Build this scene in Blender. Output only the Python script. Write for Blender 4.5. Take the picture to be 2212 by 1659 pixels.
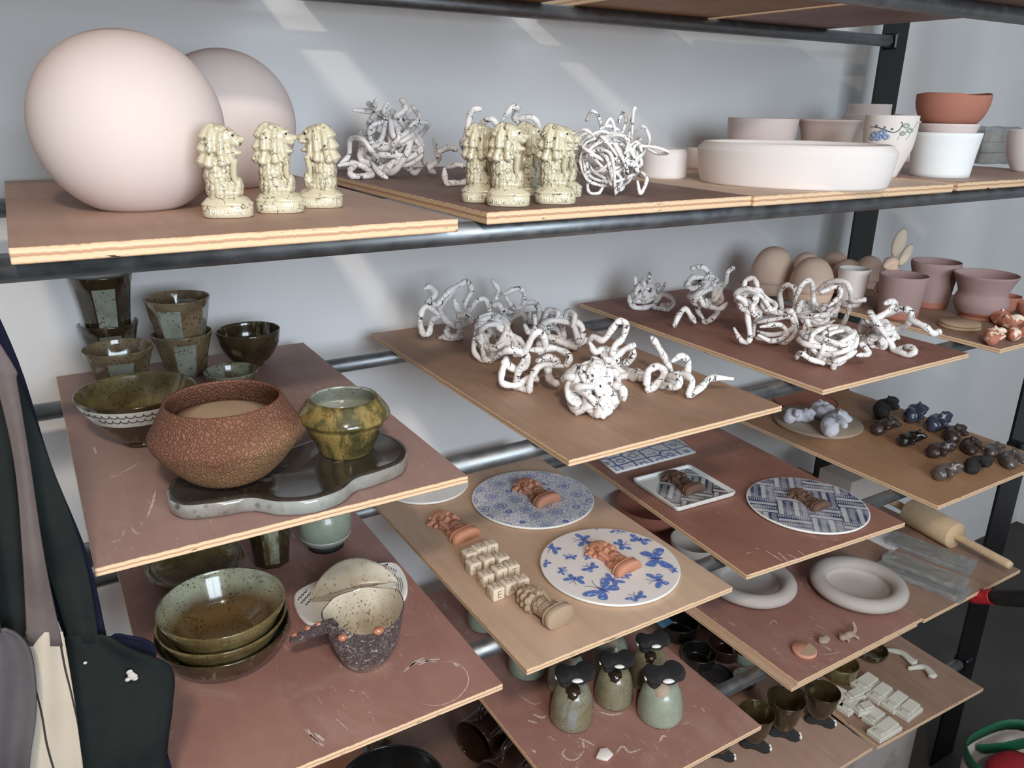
import bpy, bmesh, math, random
import numpy as np
from mathutils import Vector, Matrix, noise as mnoise

for o in list(bpy.data.objects):
    bpy.data.objects.remove(o)
scene = bpy.context.scene
COL = scene.collection
PI = math.pi

# ------------------------------------------------------------------ camera
IW, IH, FPX = 2212, 1659, 1705.8
YAW, PITCH, ROLL = 0.55243757, -0.34038659, 0.01544661
CAM = Vector((0.0, 0.0, 1.64))
_f = Vector((math.cos(PITCH) * math.sin(YAW), math.cos(PITCH) * math.cos(YAW), math.sin(PITCH)))
_r = Vector((math.cos(YAW), -math.sin(YAW), 0))
_u = _r.cross(_f)
CR = _r * math.cos(ROLL) + _u * math.sin(ROLL)
CU = -_r * math.sin(ROLL) + _u * math.cos(ROLL)
CF = _f
cam_data = bpy.data.cameras.new('camera')
cam = bpy.data.objects.new('camera', cam_data)
COL.objects.link(cam)
cam_data.sensor_width = 36.0
cam_data.lens = 36.0 * FPX / IW
cam_data.clip_start = 0.02
cam.matrix_world = Matrix(((CR.x, CU.x, -CF.x, CAM.x), (CR.y, CU.y, -CF.y, CAM.y), (CR.z, CU.z, -CF.z, CAM.z), (0, 0, 0, 1)))
scene.camera = cam

# ------------------------------------------------------------------ world, lights, exposure
world = bpy.data.worlds.new('world')
scene.world = world
world.use_nodes = True
world.node_tree.nodes['Background'].inputs[0].default_value = (1.0, 0.92, 0.89, 1)
world.node_tree.nodes['Background'].inputs[1].default_value = 0.06
vs = scene.view_settings
vs.view_transform = 'Standard'
vs.look = 'None'
vs.gamma = 1.0
vs.use_curve_mapping = False
vs.exposure = 0.14


def area_light(name, loc, target, sx, sy, power, color):
    d = bpy.data.lights.new(name, 'AREA')
    d.shape = 'RECTANGLE'
    d.size, d.size_y = sx, sy
    d.energy = power
    d.color = color
    o = bpy.data.objects.new(name, d)
    COL.objects.link(o)
    o.location = loc
    o.rotation_euler = (Vector(target) - Vector(loc)).to_track_quat('-Z', 'Y').to_euler()
    return o


WIN = (0.30, -1.35, 1.92)          # centre of the window behind the photographer
area_light('window_daylight', (WIN[0], WIN[1] - 0.25, WIN[2]), (WIN[0] + 0.25, 1.0, WIN[2] - 0.45), 1.2, 1.0, 54, (0.78, 0.90, 1.0))
LAMP = (-0.18, -0.62, 2.48)         # ceiling spot above the photographer
lamp_d = bpy.data.lights.new('ceiling_bulb', 'AREA')
lamp_d.shape = 'DISK'
lamp_d.size = 0.16
lamp_d.energy = 26.0
lamp_d.color = (1.0, 0.86, 0.72)
lamp_o = bpy.data.objects.new('ceiling_bulb', lamp_d)
COL.objects.link(lamp_o)
lamp_o.location = LAMP

# ------------------------------------------------------------------ picture -> place helpers


def ray(px, py):
    return (CR * (px - IW / 2) - CU * (py - IH / 2) + CF * FPX)


def W(px, py, z):
    d = ray(px, py)
    return CAM + d * ((z - CAM.z) / d.z)


def V(px, py, y):
    d = ray(px, py)
    return CAM + d * ((y - CAM.y) / d.y)


def mpp(P):
    return (Vector(P) - CAM).dot(CF) / FPX


def hz(P, py):
    """height z at which the vertical line through P meets picture row py"""
    k = -(py - IH / 2) / FPX
    n = CU - CF * k
    q = Vector((P[0], P[1], 0)) - CAM
    return -(n.x * q.x + n.y * q.y) / n.z + CAM.z


def hdir(P):
    d = Vector((P[0] - CAM.x, P[1] - CAM.y, 0))
    return d.normalized()


# ------------------------------------------------------------------ mesh helpers
def srgb(r, g, b, k=1.0):
    def f(c):
        c = c / 255.0
        c = c / 12.92 if c <= 0.04045 else ((c + 0.055) / 1.055) ** 2.4
        return min(c * k, 0.95)
    return (f(r), f(g), f(b), 1)


def link(o, parent=None):
    COL.objects.link(o)
    if parent is not None:
        o.parent = parent
    return o


def tag(o, label, cat, group=None, kind=None):
    if label:
        o['label'] = label
    if cat:
        o['category'] = cat
    if group:
        o['group'] = group
    o['kind'] = kind or 'thing'
    return o


def mesh_obj(name, vf, mat, parent=None, smooth=True, loc=None, uv=None):
    verts, faces = vf[0], vf[1]
    me = bpy.data.meshes.new(name)
    me.from_pydata([tuple(v) for v in verts], [], faces)
    if smooth:
        me.polygons.foreach_set('use_smooth', [True] * len(me.polygons))
    mats = mat if isinstance(mat, (list, tuple)) else [mat]
    for m in mats:
        me.materials.append(m)
    if len(vf) > 2 and vf[2] is not None:
        me.polygons.foreach_set('material_index', vf[2])
    if uv is not None:
        ul = me.uv_layers.new(name='UVMap')
        data = np.array(uv, dtype=np.float32)
        li = np.zeros(len(me.loops), dtype=np.int32)
        me.loops.foreach_get('vertex_index', li)
        ul.data.foreach_set('uv', data[li].ravel())
    me.update()
    o = bpy.data.objects.new(name, me)
    if loc is not None:
        o.location = loc
    return link(o, parent)


def from_bm(name, bm, mat, parent=None, smooth=False, loc=None):
    me = bpy.data.meshes.new(name)
    bm.to_mesh(me)
    bm.free()
    if smooth:
        me.polygons.foreach_set('use_smooth', [True] * len(me.polygons))
    mats = mat if isinstance(mat, (list, tuple)) else [mat]
    for m in mats:
        me.materials.append(m)
    o = bpy.data.objects.new(name, me)
    if loc is not None:
        o.location = loc
    return link(o, parent)


def empty(name, loc, rz=0.0, parent=None):
    o = bpy.data.objects.new(name, None)
    o.empty_display_size = 0.02
    o.location = loc
    o.rotation_euler = (0, 0, rz)
    return link(o, parent)


def merge(*vfs):
    V0, F0 = [], []
    for v, f in [x[:2] for x in vfs]:
        n = len(V0)
        V0 += [tuple(p) for p in v]
        F0 += [tuple(i + n for i in q) for q in f]
    return V0, F0


def box_vf(sx, sy, sz, cx=0, cy=0, cz=0):
    v = [(cx + a * sx / 2, cy + b * sy / 2, cz + c * sz / 2) for c in (-1, 1) for b in (-1, 1) for a in (-1, 1)]
    f = [(0, 2, 3, 1), (4, 5, 7, 6), (0, 1, 5, 4), (2, 6, 7, 3), (0, 4, 6, 2), (1, 3, 7, 5)]
    return v, f


def rbox_bm(sx, sy, sz, bev, seg=2, loc=(0, 0, 0), rot=None):
    bm = bmesh.new()
    bmesh.ops.create_cube(bm, size=1)
    bmesh.ops.scale(bm, vec=(sx, sy, sz), verts=bm.verts)
    bmesh.ops.bevel(bm, geom=list(bm.edges), offset=bev, segments=seg, profile=0.5, affect='EDGES')
    if rot is not None:
        bmesh.ops.rotate(bm, verts=bm.verts, matrix=rot)
    bmesh.ops.translate(bm, verts=bm.verts, vec=loc)
    return bm


def wob(th, seed, amp):
    if not amp:
        return 1.0
    return 1 + amp * (math.sin(2 * th + seed) * 0.6 + math.sin(3 * th + seed * 2.3) * 0.4 + math.sin(5 * th + seed * 4.1) * 0.25)


def smoothstep(a, b, x):
    t = max(0, min(1, (x - a) / (b - a)))
    return t * t * (3 - 2 * t)


def lathe(prof, seg=48, wobble=0.0, seed=0.0, facets=0, fz=(0, 1), rough=0.0, rimwave=0.0, zmax=None):
    """prof: (r, z) from the bottom centre outwards, up and round to the inner bottom centre"""
    verts, faces, rings = [], [], []
    zm = zmax or max(p[1] for p in prof) or 1
    for (r, z) in prof:
        if r < 1e-6:
            rings.append([len(verts)])
            verts.append((0, 0, z))
            continue
        ring = []
        for k in range(seg):
            th = 2 * PI * k / seg
            rr = r * wob(th, seed, wobble)
            if facets:
                a = 2 * PI / facets
                t = (th % a) - a / 2
                fc = math.cos(a / 2) / math.cos(t) * (1 + 0.25 * (1 - math.cos(a / 2)))
                w = smoothstep(fz[0] * zm, (fz[0] + 0.08) * zm, z) * (1 - smoothstep((fz[1] - 0.12) * zm, fz[1] * zm, z))
                rr *= 1 + (fc - 1) * w
            zz = z
            if rimwave:
                zz += rimwave * (z / zm) ** 2 * (math.sin(2 * th + seed) + 0.5 * math.sin(3 * th + 1.7 * seed) + 0.3 * math.sin(7 * th))
            if rough:
                nn = mnoise.noise(Vector((rr * math.cos(th) * 30 + seed, rr * math.sin(th) * 30, z * 30)))
                rr *= 1 + rough * nn
            ring.append(len(verts))
            verts.append((rr * math.cos(th), rr * math.sin(th), zz))
        rings.append(ring)
    for a, b in zip(rings[:-1], rings[1:]):
        if len(a) == 1 and len(b) == 1:
            continue
        for k in range(seg):
            k2 = (k + 1) % seg
            if len(a) == 1:
                faces.append((a[0], b[k2], b[k]))
            elif len(b) == 1:
                faces.append((a[k], a[k2], b[0]))
            else:
                faces.append((a[k], a[k2], b[k2], b[k]))
    return verts, faces


def crom(pts, n):
    """Catmull-Rom through pts (lists of floats), n samples per span"""
    P = [np.array(p, float) for p in pts]
    P = [2 * P[0] - P[1]] + P + [2 * P[-1] - P[-2]]
    out = []
    for i in range(1, len(P) - 2):
        a, b, c, d = P[i - 1], P[i], P[i + 1], P[i + 2]
        for k in range(n):
            t = k / n
            out.append(0.5 * (2 * b + (c - a) * t + (2 * a - 5 * b + 4 * c - d) * t * t + (3 * b - a - 3 * c + d) * t ** 3))
    out.append(P[-2])
    return out


def vessel_prof(outer, th, floor_t=0.0, foot=None, h=1.0, n=5):
    """outer = [(r, t)...] bottom to rim; returns a closed wall of thickness th"""
    pts = crom([(r, t * h) for r, t in outer], n)
    pts = [(max(float(p[0]), 0.0005), float(p[1])) for p in pts]
    prof = [(0, pts[0][1])]
    if foot:
        fr, fh = foot
        prof = [(0, fh * 0.7), (fr * 0.8, fh * 0.7), (fr * 0.85, 0), (fr, 0), (fr, fh)]
        pts = [(r, max(z, fh)) for r, z in pts]
    prof += pts
    rt, zt = pts[-1]
    prof += [(rt - th * 0.25, zt + th * 0.35), (rt - th * 0.75, zt + th * 0.35)]
    zb = pts[0][1] + max(th * 1.2, floor_t)
    inner = [(r - th, z) for r, z in reversed(pts) if z > zb]
    prof += inner
    if inner:
        prof += [(inner[-1][0] * 0.8, zb), (0, zb * 0.98)]
    return prof


def tube(pts, rad, seg=8, cap=True, flat=None):
    """swept tube; rad scalar or list; returns verts, faces, uv(length, angle)"""
    P = [Vector([float(c) for c in p]) for p in pts]
    n = len(P)
    R = rad if isinstance(rad, (list, tuple)) else [rad] * n
    T = [(P[min(i + 1, n - 1)] - P[max(i - 1, 0)]).normalized() for i in range(n)]
    up = Vector((0, 0, 1)) if abs(T[0].z) < 0.9 else Vector((1, 0, 0))
    N = (up - T[0] * up.dot(T[0])).normalized()
    verts, faces, uv = [], [], []
    L = 0.0
    for i in range(n):
        if i:
            L += (P[i] - P[i - 1]).length
            N = (N - T[i] * N.dot(T[i]))
            N = N.normalized() if N.length > 1e-6 else T[i].orthogonal().normalized()
        B = T[i].cross(N)
        for k in range(seg):
            a = 2 * PI * k / seg
            verts.append(P[i] + (N * math.cos(a) + B * math.sin(a) * (flat or 1.0)) * R[i])
            uv.append((L, k / seg))
        if i:
            for k in range(seg):
                k2 = (k + 1) % seg
                a0, b0 = (i - 1) * seg, i * seg
                faces.append((a0 + k, a0 + k2, b0 + k2, b0 + k))
    if cap:
        for i, s in ((0, -1), (n - 1, 1)):
            c = len(verts)
            verts.append(P[i] + T[i] * s * R[i] * 0.6)
            uv.append((0 if s < 0 else L, 0))
            for k in range(seg):
                k2 = (k + 1) % seg
                q = i * seg
                faces.append((q + k2, q + k, c) if s < 0 else (q + k, q + k2, c))
    return verts, faces, uv


_ico = None


def ellipsoid(c, r, rot=None, sub=2):
    global _ico
    if _ico is None or _ico[2] != sub:
        bm = bmesh.new()
        bmesh.ops.create_icosphere(bm, subdivisions=sub, radius=1)
        bm.verts.ensure_lookup_table()
        _ico = ([v.co.copy() for v in bm.verts], [tuple(v.index for v in f.verts) for f in bm.faces], sub)
        bm.free()
    M = rot or Matrix.Identity(3)
    if not isinstance(r, (tuple, list)):
        r = (r, r, r)
    vs_ = [M @ Vector((v.x * r[0], v.y * r[1], v.z * r[2])) + Vector(c) for v in _ico[0]]
    return vs_, list(_ico[1])


def remesh(vf, voxel, smooth_it=4):
    """fuse overlapping pieces into one skin; returns a new mesh datablock"""
    me = bpy.data.meshes.new('tmp')
    me.from_pydata([tuple(v) for v in vf[0]], [], vf[1])
    o = bpy.data.objects.new('tmp', me)
    COL.objects.link(o)
    m = o.modifiers.new('r', 'REMESH')
    m.mode = 'VOXEL'
    m.voxel_size = voxel
    m.use_smooth_shade = True
    if smooth_it:
        s = o.modifiers.new('s', 'SMOOTH')
        s.factor = 0.5
        s.iterations = smooth_it
    dg = bpy.context.evaluated_depsgraph_get()
    out = bpy.data.meshes.new_from_object(o.evaluated_get(dg), depsgraph=dg)
    bpy.data.objects.remove(o)
    bpy.data.meshes.remove(me)
    out.polygons.foreach_set('use_smooth', [True] * len(out.polygons))
    return out


def data_obj(name, me, mat, parent=None, loc=None):
    o = bpy.data.objects.new(name, me)
    if not me.materials:
        me.materials.append(mat)
    link(o, parent)
    o.material_slots[0].link = 'OBJECT'
    o.material_slots[0].material = mat
    if loc is not None:
        o.location = loc
    return o


def text_mesh(body, size, depth):
    cu = bpy.data.curves.new('t', 'FONT')
    cu.body = body
    cu.size = size
    cu.extrude = depth
    cu.align_x = 'CENTER'
    cu.align_y = 'CENTER'
    cu.resolution_u = 3
    o = bpy.data.objects.new('t', cu)
    COL.objects.link(o)
    dg = bpy.context.evaluated_depsgraph_get()
    me = bpy.data.meshes.new_from_object(o.evaluated_get(dg), depsgraph=dg)
    bpy.data.objects.remove(o)
    return me


# ------------------------------------------------------------------ materials
class NB:
    def __init__(self, name):
        self.m = bpy.data.materials.new(name)
        self.m.use_nodes = True
        self.t = self.m.node_tree
        self.b = self.t.nodes['Principled BSDF']
        self.out = self.t.nodes['Material Output']

    def n(self, typ, **kw):
        nd = self.t.nodes.new(typ)
        for k, v in kw.items():
            setattr(nd, k, v)
        return nd

    def put(self, sock, val):
        if hasattr(val, 'is_linked') or isinstance(val, bpy.types.NodeSocket):
            self.t.links.new(val, sock)
        else:
            sock.default_value = val

    def coord(self, rand=True, kind='Object', scale=None):
        c = self.n('ShaderNodeTexCoord').outputs[kind]
        if rand:
            i = self.n('ShaderNodeObjectInfo').outputs['Random']
            mu = self.n('ShaderNodeMath', operation='MULTIPLY')
            self.put(mu.inputs[0], i)
            mu.inputs[1].default_value = 37.0
            va = self.n('ShaderNodeVectorMath', operation='ADD')
            self.put(va.inputs[0], c)
            self.put(va.inputs[1], mu.outputs[0])
            c = va.outputs[0]
        if scale:
            vm = self.n('ShaderNodeVectorMath', operation='MULTIPLY')
            self.put(vm.inputs[0], c)
            vm.inputs[1].default_value = scale
            c = vm.outputs[0]
        return c

    def noise(self, co, scale, detail=4, rough=0.55, dist=0.0):
        nd = self.n('ShaderNodeTexNoise')
        self.put(nd.inputs['Vector'], co)
        nd.inputs['Scale'].default_value = scale
        nd.inputs['Detail'].default_value = detail
        nd.inputs['Roughness'].default_value = rough
        nd.inputs['Distortion'].default_value = dist
        return nd.outputs[0]

    def voro(self, co, scale, feature='F1', rnd=1.0, out='Distance'):
        nd = self.n('ShaderNodeTexVoronoi', feature=feature)
        self.put(nd.inputs['Vector'], co)
        nd.inputs['Scale'].default_value = scale
        nd.inputs['Randomness'].default_value = rnd
        return nd.outputs[out]

    def ramp(self, fac, stops, interp='LINEAR'):
        nd = self.n('ShaderNodeValToRGB')
        nd.color_ramp.interpolation = interp
        el = nd.color_ramp.elements
        while len(el) < len(stops):
            el.new(0.5)
        for e, (p, c) in zip(el, stops):
            e.position = p
            e.color = c if len(c) == 4 else (*c, 1)
        self.put(nd.inputs[0], fac)
        return nd.outputs[0]

    def step(self, fac, a, b):
        return self.ramp(fac, [(a, (0, 0, 0, 1)), (b, (1, 1, 1, 1))])

    def mix(self, fac, a, b, mode='MIX'):
        nd = self.n('ShaderNodeMix', data_type='RGBA', blend_type=mode)
        self.put(nd.inputs[0], fac)
        self.put(nd.inputs[6], a)
        self.put(nd.inputs[7], b)
        return nd.outputs[2]

    def math(self, op, a, b=None, clamp=False):
        nd = self.n('ShaderNodeMath', operation=op, use_clamp=clamp)
        self.put(nd.inputs[0], a)
        if b is not None:
            self.put(nd.inputs[1], b)
        return nd.outputs[0]

    def bump(self, h, strength=0.3, dist=0.002, normal=None):
        nd = self.n('ShaderNodeBump')
        nd.inputs['Strength'].default_value = strength
        nd.inputs['Distance'].default_value = dist
        self.put(nd.inputs['Height'], h)
        if normal is not None:
            self.put(nd.inputs['Normal'], normal)
        return nd.outputs[0]

    def fin(self, color, rough=0.5, normal=None, metal=0.0, spec=0.5, coat=0.0, **kw):
        self.put(self.b.inputs['Base Color'], color)
        self.put(self.b.inputs['Roughness'], rough)
        self.put(self.b.inputs['Metallic'], metal)
        self.b.inputs['Specular IOR Level'].default_value = spec
        self.b.inputs['Coat Weight'].default_value = coat
        self.b.inputs['Coat Roughness'].default_value = 0.05
        if normal is not None:
            self.put(self.b.inputs['Normal'], normal)
        for k, v in kw.items():
            self.put(self.b.inputs[k], v)
        return self.m


def sep(N, co):
    s = N.n('ShaderNodeSeparateXYZ')
    N.put(s.inputs[0], co)
    return s.outputs


def m_matte(name, col, col2=None, rough=0.85, lines=0.0, grain=0.15, scale=60, spec=0.3):
    N = NB(name)
    co = N.coord()
    a = N.noise(co, scale * 0.15, 5)
    c2 = col2 or tuple(x * 0.86 for x in col[:3]) + (1,)
    c = N.mix(N.step(a, 0.35, 0.7), col, c2)
    h = N.noise(co, scale * 4, 4)
    nr = N.bump(h, grain, 0.001)
    if lines:
        cz = N.coord(scale=(0.6, 0.6, 90))
        nr = N.bump(N.noise(cz, 3, 3), lines, 0.001, nr)
    return N.fin(c, rough, nr, spec=spec)


def m_board(name, top, alt, grain=0.5, dust=0.35, scratch=0.5, rough=0.55):
    N = NB(name)
    co = N.coord()
    g = N.noise(N.coord(scale=(42, 3.0, 10)), 1.3, 6, 0.65, 0.6)
    big = N.noise(co, 4.5, 5, 0.6)
    c = N.mix(N.step(big, 0.35, 0.68), top, alt)
    dark = tuple(x * 0.55 for x in top[:3]) + (1,)
    c = N.mix(N.math('MULTIPLY', N.step(g, 0.46, 0.75), grain), c, dark)
    # pale clay dust: soft smears and specks with their own shapes
    sm = N.step(N.noise(co, 9, 6, 0.7, 1.5), 0.52, 0.76)
    sp = N.math('SUBTRACT', 1.0, N.step(N.voro(co, 42), 0.03, 0.07))
    spm = N.step(N.noise(co, 6, 3), 0.55, 0.66)
    st = N.step(N.noise(N.coord(scale=(26, 9, 5)), 2.2, 5, 0.75, 2.0), 0.60, 0.69)
    stm = N.step(N.noise(co, 5.5, 2), 0.47, 0.60)
    dcol = srgb(205, 190, 182, 1.3)
    c = N.mix(N.math('MULTIPLY', sm, dust), c, srgb(170, 150, 140, 1.3))
    c = N.mix(N.math('MULTIPLY', N.math('MULTIPLY', sp, spm), 0.8 * scratch), c, dcol)
    c = N.mix(N.math('MULTIPLY', N.math('MULTIPLY', st, stm), 0.7 * scratch), c, dcol)
    r = N.ramp(big, [(0.3, (rough - 0.08,) * 3), (0.7, (rough + 0.12,) * 3)])
    return N.fin(c, r, N.bump(g, 0.12, 0.001), spec=0.45)


def m_edge():
    N = NB('plywood_edge')
    z = sep(N, N.n('ShaderNodeTexCoord').outputs['Generated'])[2]
    n1 = N.noise(N.coord(scale=(60, 60, 6)), 2.0, 5)
    zz = N.math('ADD', z, N.math('MULTIPLY', N.math('SUBTRACT', n1, 0.5), 0.22))
    c = N.ramp(zz, [(0.0, srgb(176, 142, 114, 1.2)), (0.20, srgb(216, 186, 152, 1.2)), (0.42, srgb(212, 180, 146, 1.2)), (0.48, srgb(172, 132, 104, 1.2)),
                    (0.62, srgb(186, 148, 118, 1.2)), (0.70, srgb(220, 192, 160, 1.2)), (0.95, srgb(206, 174, 140, 1.2)), (1.0, srgb(150, 112, 92, 1.2))])
    v = N.step(N.noise(N.coord(scale=(22, 22, 160)), 1.5, 3), 0.67, 0.71)
    c = N.mix(v, c, srgb(48, 30, 22))
    return N.fin(c, 0.75, N.bump(n1, 0.3, 0.001), spec=0.3)


def m_pipe():
    N = NB('galvanised_steel')
    co = N.coord()
    s = N.noise(N.coord(scale=(1.2, 45, 45)), 2, 5, 0.6)
    b = N.noise(co, 40, 5)
    sc = N.step(N.noise(co, 70, 6, 0.7), 0.62, 0.72)
    c = N.ramp(N.math('ADD', N.math('MULTIPLY', s, 0.6), N.math('MULTIPLY', b, 0.4)), [(0.3, srgb(98, 102, 106)), (0.7, srgb(168, 171, 174))])
    c = N.mix(N.math('MULTIPLY', sc, 0.5), c, srgb(70, 66, 62))
    return N.fin(c, N.ramp(b, [(0.3, (0.40,) * 3), (0.7, (0.58,) * 3)]), N.bump(b, 0.1, 0.001), metal=0.9)


def m_glaze(name, base, alt, speck=(0.02, 0.015, 0.01, 1), sp=0.6, scale=30, rough=0.12, drip=None, dripcol=None, bump=0.15, grad=None):
    """glossy stoneware glaze: mottled base, iron specks, optional running drips"""
    N = NB(name)
    co = N.coord()
    a = N.noise(co, scale, 5, 0.65, 0.4)
    c = N.mix(N.step(a, 0.38, 0.66), base, alt)
    if dripcol:
        d = N.noise(N.coord(scale=(1, 1, 0.22)), scale * 1.6, 4, 0.6, 0.3)
        c = N.mix(N.step(d, drip[0], drip[1]), c, dripcol)
    if grad:
        z = sep(N, N.n('ShaderNodeTexCoord').outputs['Generated'])[2]
        zz = N.math('ADD', z, N.math('MULTIPLY', N.math('SUBTRACT', a, 0.5), 0.25))
        c = N.mix(N.step(zz, grad[0], grad[1]), grad[2], c)
    v = N.voro(co, scale * 9)
    msk = N.step(N.noise(co, scale * 1.6, 3), 0.40, 0.58)
    s = N.math('MULTIPLY', N.math('SUBTRACT', 1.0, N.step(v, 0.20, 0.36)), msk)
    c = N.mix(N.math('MULTIPLY', s, sp), c, speck)
    h = N.noise(co, scale * 3, 4)
    return N.fin(c, rough, N.bump(h, bump, 0.001), spec=0.5, coat=0.35)


def m_crackle_tube():
    """white tin glaze with black cracks running mostly across the coil, and black ink spots"""
    N = NB('white_crackle_coil')
    uv = N.n('ShaderNodeTexCoord').outputs['UV']
    rnd = N.n('ShaderNodeObjectInfo').outputs['Random']
    va = N.n('ShaderNodeVectorMath', operation='ADD')
    N.put(va.inputs[0], uv)
    N.put(va.inputs[1], N.math('MULTIPLY', rnd, 11.0))
    vm = N.n('ShaderNodeVectorMath', operation='MULTIPLY')
    N.put(vm.inputs[0], va.outputs[0])
    vm.inputs[1].default_value = (110, 1.6, 1)
    ds = N.n('ShaderNodeVectorMath', operation='ADD')
    N.put(ds.inputs[0], vm.outputs[0])
    nz = N.n('ShaderNodeTexNoise')
    N.put(nz.inputs['Vector'], vm.outputs[0])
    nz.inputs['Scale'].default_value = 1.7
    sc = N.n('ShaderNodeVectorMath', operation='SCALE')
    N.put(sc.inputs[0], nz.outputs['Color'])
    sc.inputs['Scale'].default_value = 0.7
    N.put(ds.inputs[1], sc.outputs[0])
    e = N.voro(ds.outputs[0], 0.8, 'DISTANCE_TO_EDGE')
    co = N.coord()
    wid = N.ramp(N.noise(co, 55, 2), [(0.44, (0.0,) * 3), (0.68, (0.050,) * 3)])
    crack = N.math('LESS_THAN', e, wid)
    spot = N.math('MULTIPLY', N.math('LESS_THAN', N.voro(co, 42), 0.15), N.step(N.noise(co, 17, 1), 0.66, 0.69))
    ink = N.math('MAXIMUM', N.math('MULTIPLY', crack, 0.93), spot)
    c = N.mix(N.noise(co, 30, 3), srgb(232, 226, 223, 1.25), srgb(222, 213, 210, 1.25))
    c = N.mix(ink, c, srgb(22, 23, 28))
    return N.fin(c, 0.32, N.bump(N.noise(co, 160, 3), 0.15, 0.001), spec=0.45)


def m_crackle_cream(name='cream_crackle', base=(196, 188, 166), dark=(58, 46, 34), scales=False, k=1.3, rough=0.2, crack=1.0, coat=0.3):
    N = NB(name)
    co = N.coord()
    n2 = N.noise(co, 60, 3)
    e = N.voro(N.mix(0.08, co, N.n('ShaderNodeTexNoise').outputs['Color']), 11, 'DISTANCE_TO_EDGE')
    ck = N.math('MULTIPLY', N.math('LESS_THAN', e, 0.035), N.step(N.noise(co, 9, 2), 0.52, 0.57))
    c = N.mix(n2, srgb(*base, k), srgb(base[0] - 18, base[1] - 20, base[2] - 26, k))
    ink = N.math('MULTIPLY', ck, 0.85 * crack)
    nr = N.bump(N.noise(co, 90, 3), 0.12, 0.001)
    if scales:
        sc = N.coord(rand=False, scale=(1, 1, 0.8))
        v = N.voro(sc, 20, 'F1', 0.5)
        ink = N.math('MAXIMUM', ink, N.math('MULTIPLY', N.step(v, 0.56, 0.78), 0.45))
        nr = N.bump(N.math('SUBTRACT', 1.0, v), 0.55, 0.004, nr)
    c = N.mix(ink, c, srgb(*dark))
    return N.fin(c, rough, nr, spec=0.5, coat=coat)


M = {}
# plywood faces (top, blotch)
def bc(r, g, b, k=1.75):
    return srgb(r, g, b, k)


M['edge'] = m_edge()
M['ply_rose'] = m_board('ply_rose', bc(134, 109, 102), bc(121, 96, 89), 0.25, 0.22, 0.8)
M['ply_red'] = m_board('ply_red', bc(124, 88, 75), bc(110, 74, 63), 0.35, 0.15, 0.6)
M['ply_redwhite'] = m_board('ply_redwhite', bc(131, 98, 89), bc(115, 81, 72), 0.3, 0.3, 1.0)
M['ply_oak'] = m_board('ply_oak', bc(140, 112, 93), bc(124, 97, 79), 0.6, 0.1, 0.25)
M['ply_tan'] = m_board('ply_tan', bc(162, 138, 118), bc(148, 122, 102), 0.35, 0.3, 0.5)
M['ply_brown'] = m_board('ply_brown', bc(128, 103, 88), bc(116, 92, 78), 0.5, 0.1, 0.2)
M['ply_ochre'] = m_board('ply_ochre', bc(142, 108, 80), bc(128, 94, 68), 0.4, 0.1, 0.25)
M['ply_orange'] = m_board('ply_orange', bc(160, 108, 76), bc(138, 88, 60), 0.5, 0.1, 0.2)
M['ply_pale'] = m_board('ply_pale', bc(178, 156, 138), bc(162, 138, 120), 0.35, 0.25, 0.3)
M['ply_warm'] = m_board('ply_warm', bc(144, 118, 104), bc(130, 103, 90), 0.3, 0.15, 0.6)
M['ply_dark'] = m_board('ply_dark', bc(104, 80, 71), bc(92, 70, 61), 0.4, 0.08, 0.2)
M['pipe'] = m_pipe()
M['wall'] = m_matte('wall_paint', (0.84, 0.84, 0.845, 1), (0.81, 0.81, 0.82, 1), 0.75, grain=0.08, scale=30)
M['floor'] = m_matte('floor_concrete', srgb(72, 69, 67), srgb(58, 56, 54), 0.7, scale=20)
M['ceiling'] = m_matte('ceiling_paint', (0.75, 0.75, 0.74, 1), None, 0.9)
N = NB('black_paint')
M['black'] = N.fin(N.mix(N.step(N.noise(N.coord(), 30, 4), 0.68, 0.72), srgb(16, 17, 20), srgb(34, 34, 36)), 0.35, N.bump(N.noise(N.coord(), 200, 3), 0.1, 0.001))
M['white_metal'] = m_matte('white_metal', (0.8, 0.8, 0.8, 1), None, 0.4)

# ------------------------------------------------------------------ setting
S = 0.8
YF, YR, YW = 1.0 * S, 1.57 * S, 1.76 * S
RP = 0.0128                       # pipe radius
PZ = [CAM.z + v * S for v in (0.190, -0.174, -0.536, -0.900, -1.266, -1.632)]
TH1, TH = 0.0136, 0.0090          # board thickness on the upper / lower shelves
ZT = [PZ[0] + RP + TH1, PZ[1] + RP + TH1] + [z + RP + TH for z in PZ[2:]]
EPS = 0.0004

CEIL = 2.75


def struct(o, name=None):
    o['kind'] = 'structure'
    return o


struct(mesh_obj('wall_back', box_vf(6.2, 0.1, CEIL, 0.3, YW + 0.05, CEIL / 2), M['wall'], smooth=False))
struct(mesh_obj('floor', box_vf(6.2, 4.4, 0.1, 0.3, -0.7, -0.05), M['floor'], smooth=False))
struct(mesh_obj('ceiling', box_vf(6.2, 4.4, 0.1, 0.3, -0.7, CEIL + 0.05), M['ceiling'], smooth=False))
struct(mesh_obj('wall_right', box_vf(0.1, 4.4, CEIL, 3.45, -0.7, CEIL / 2), M['wall'], smooth=False))
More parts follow.
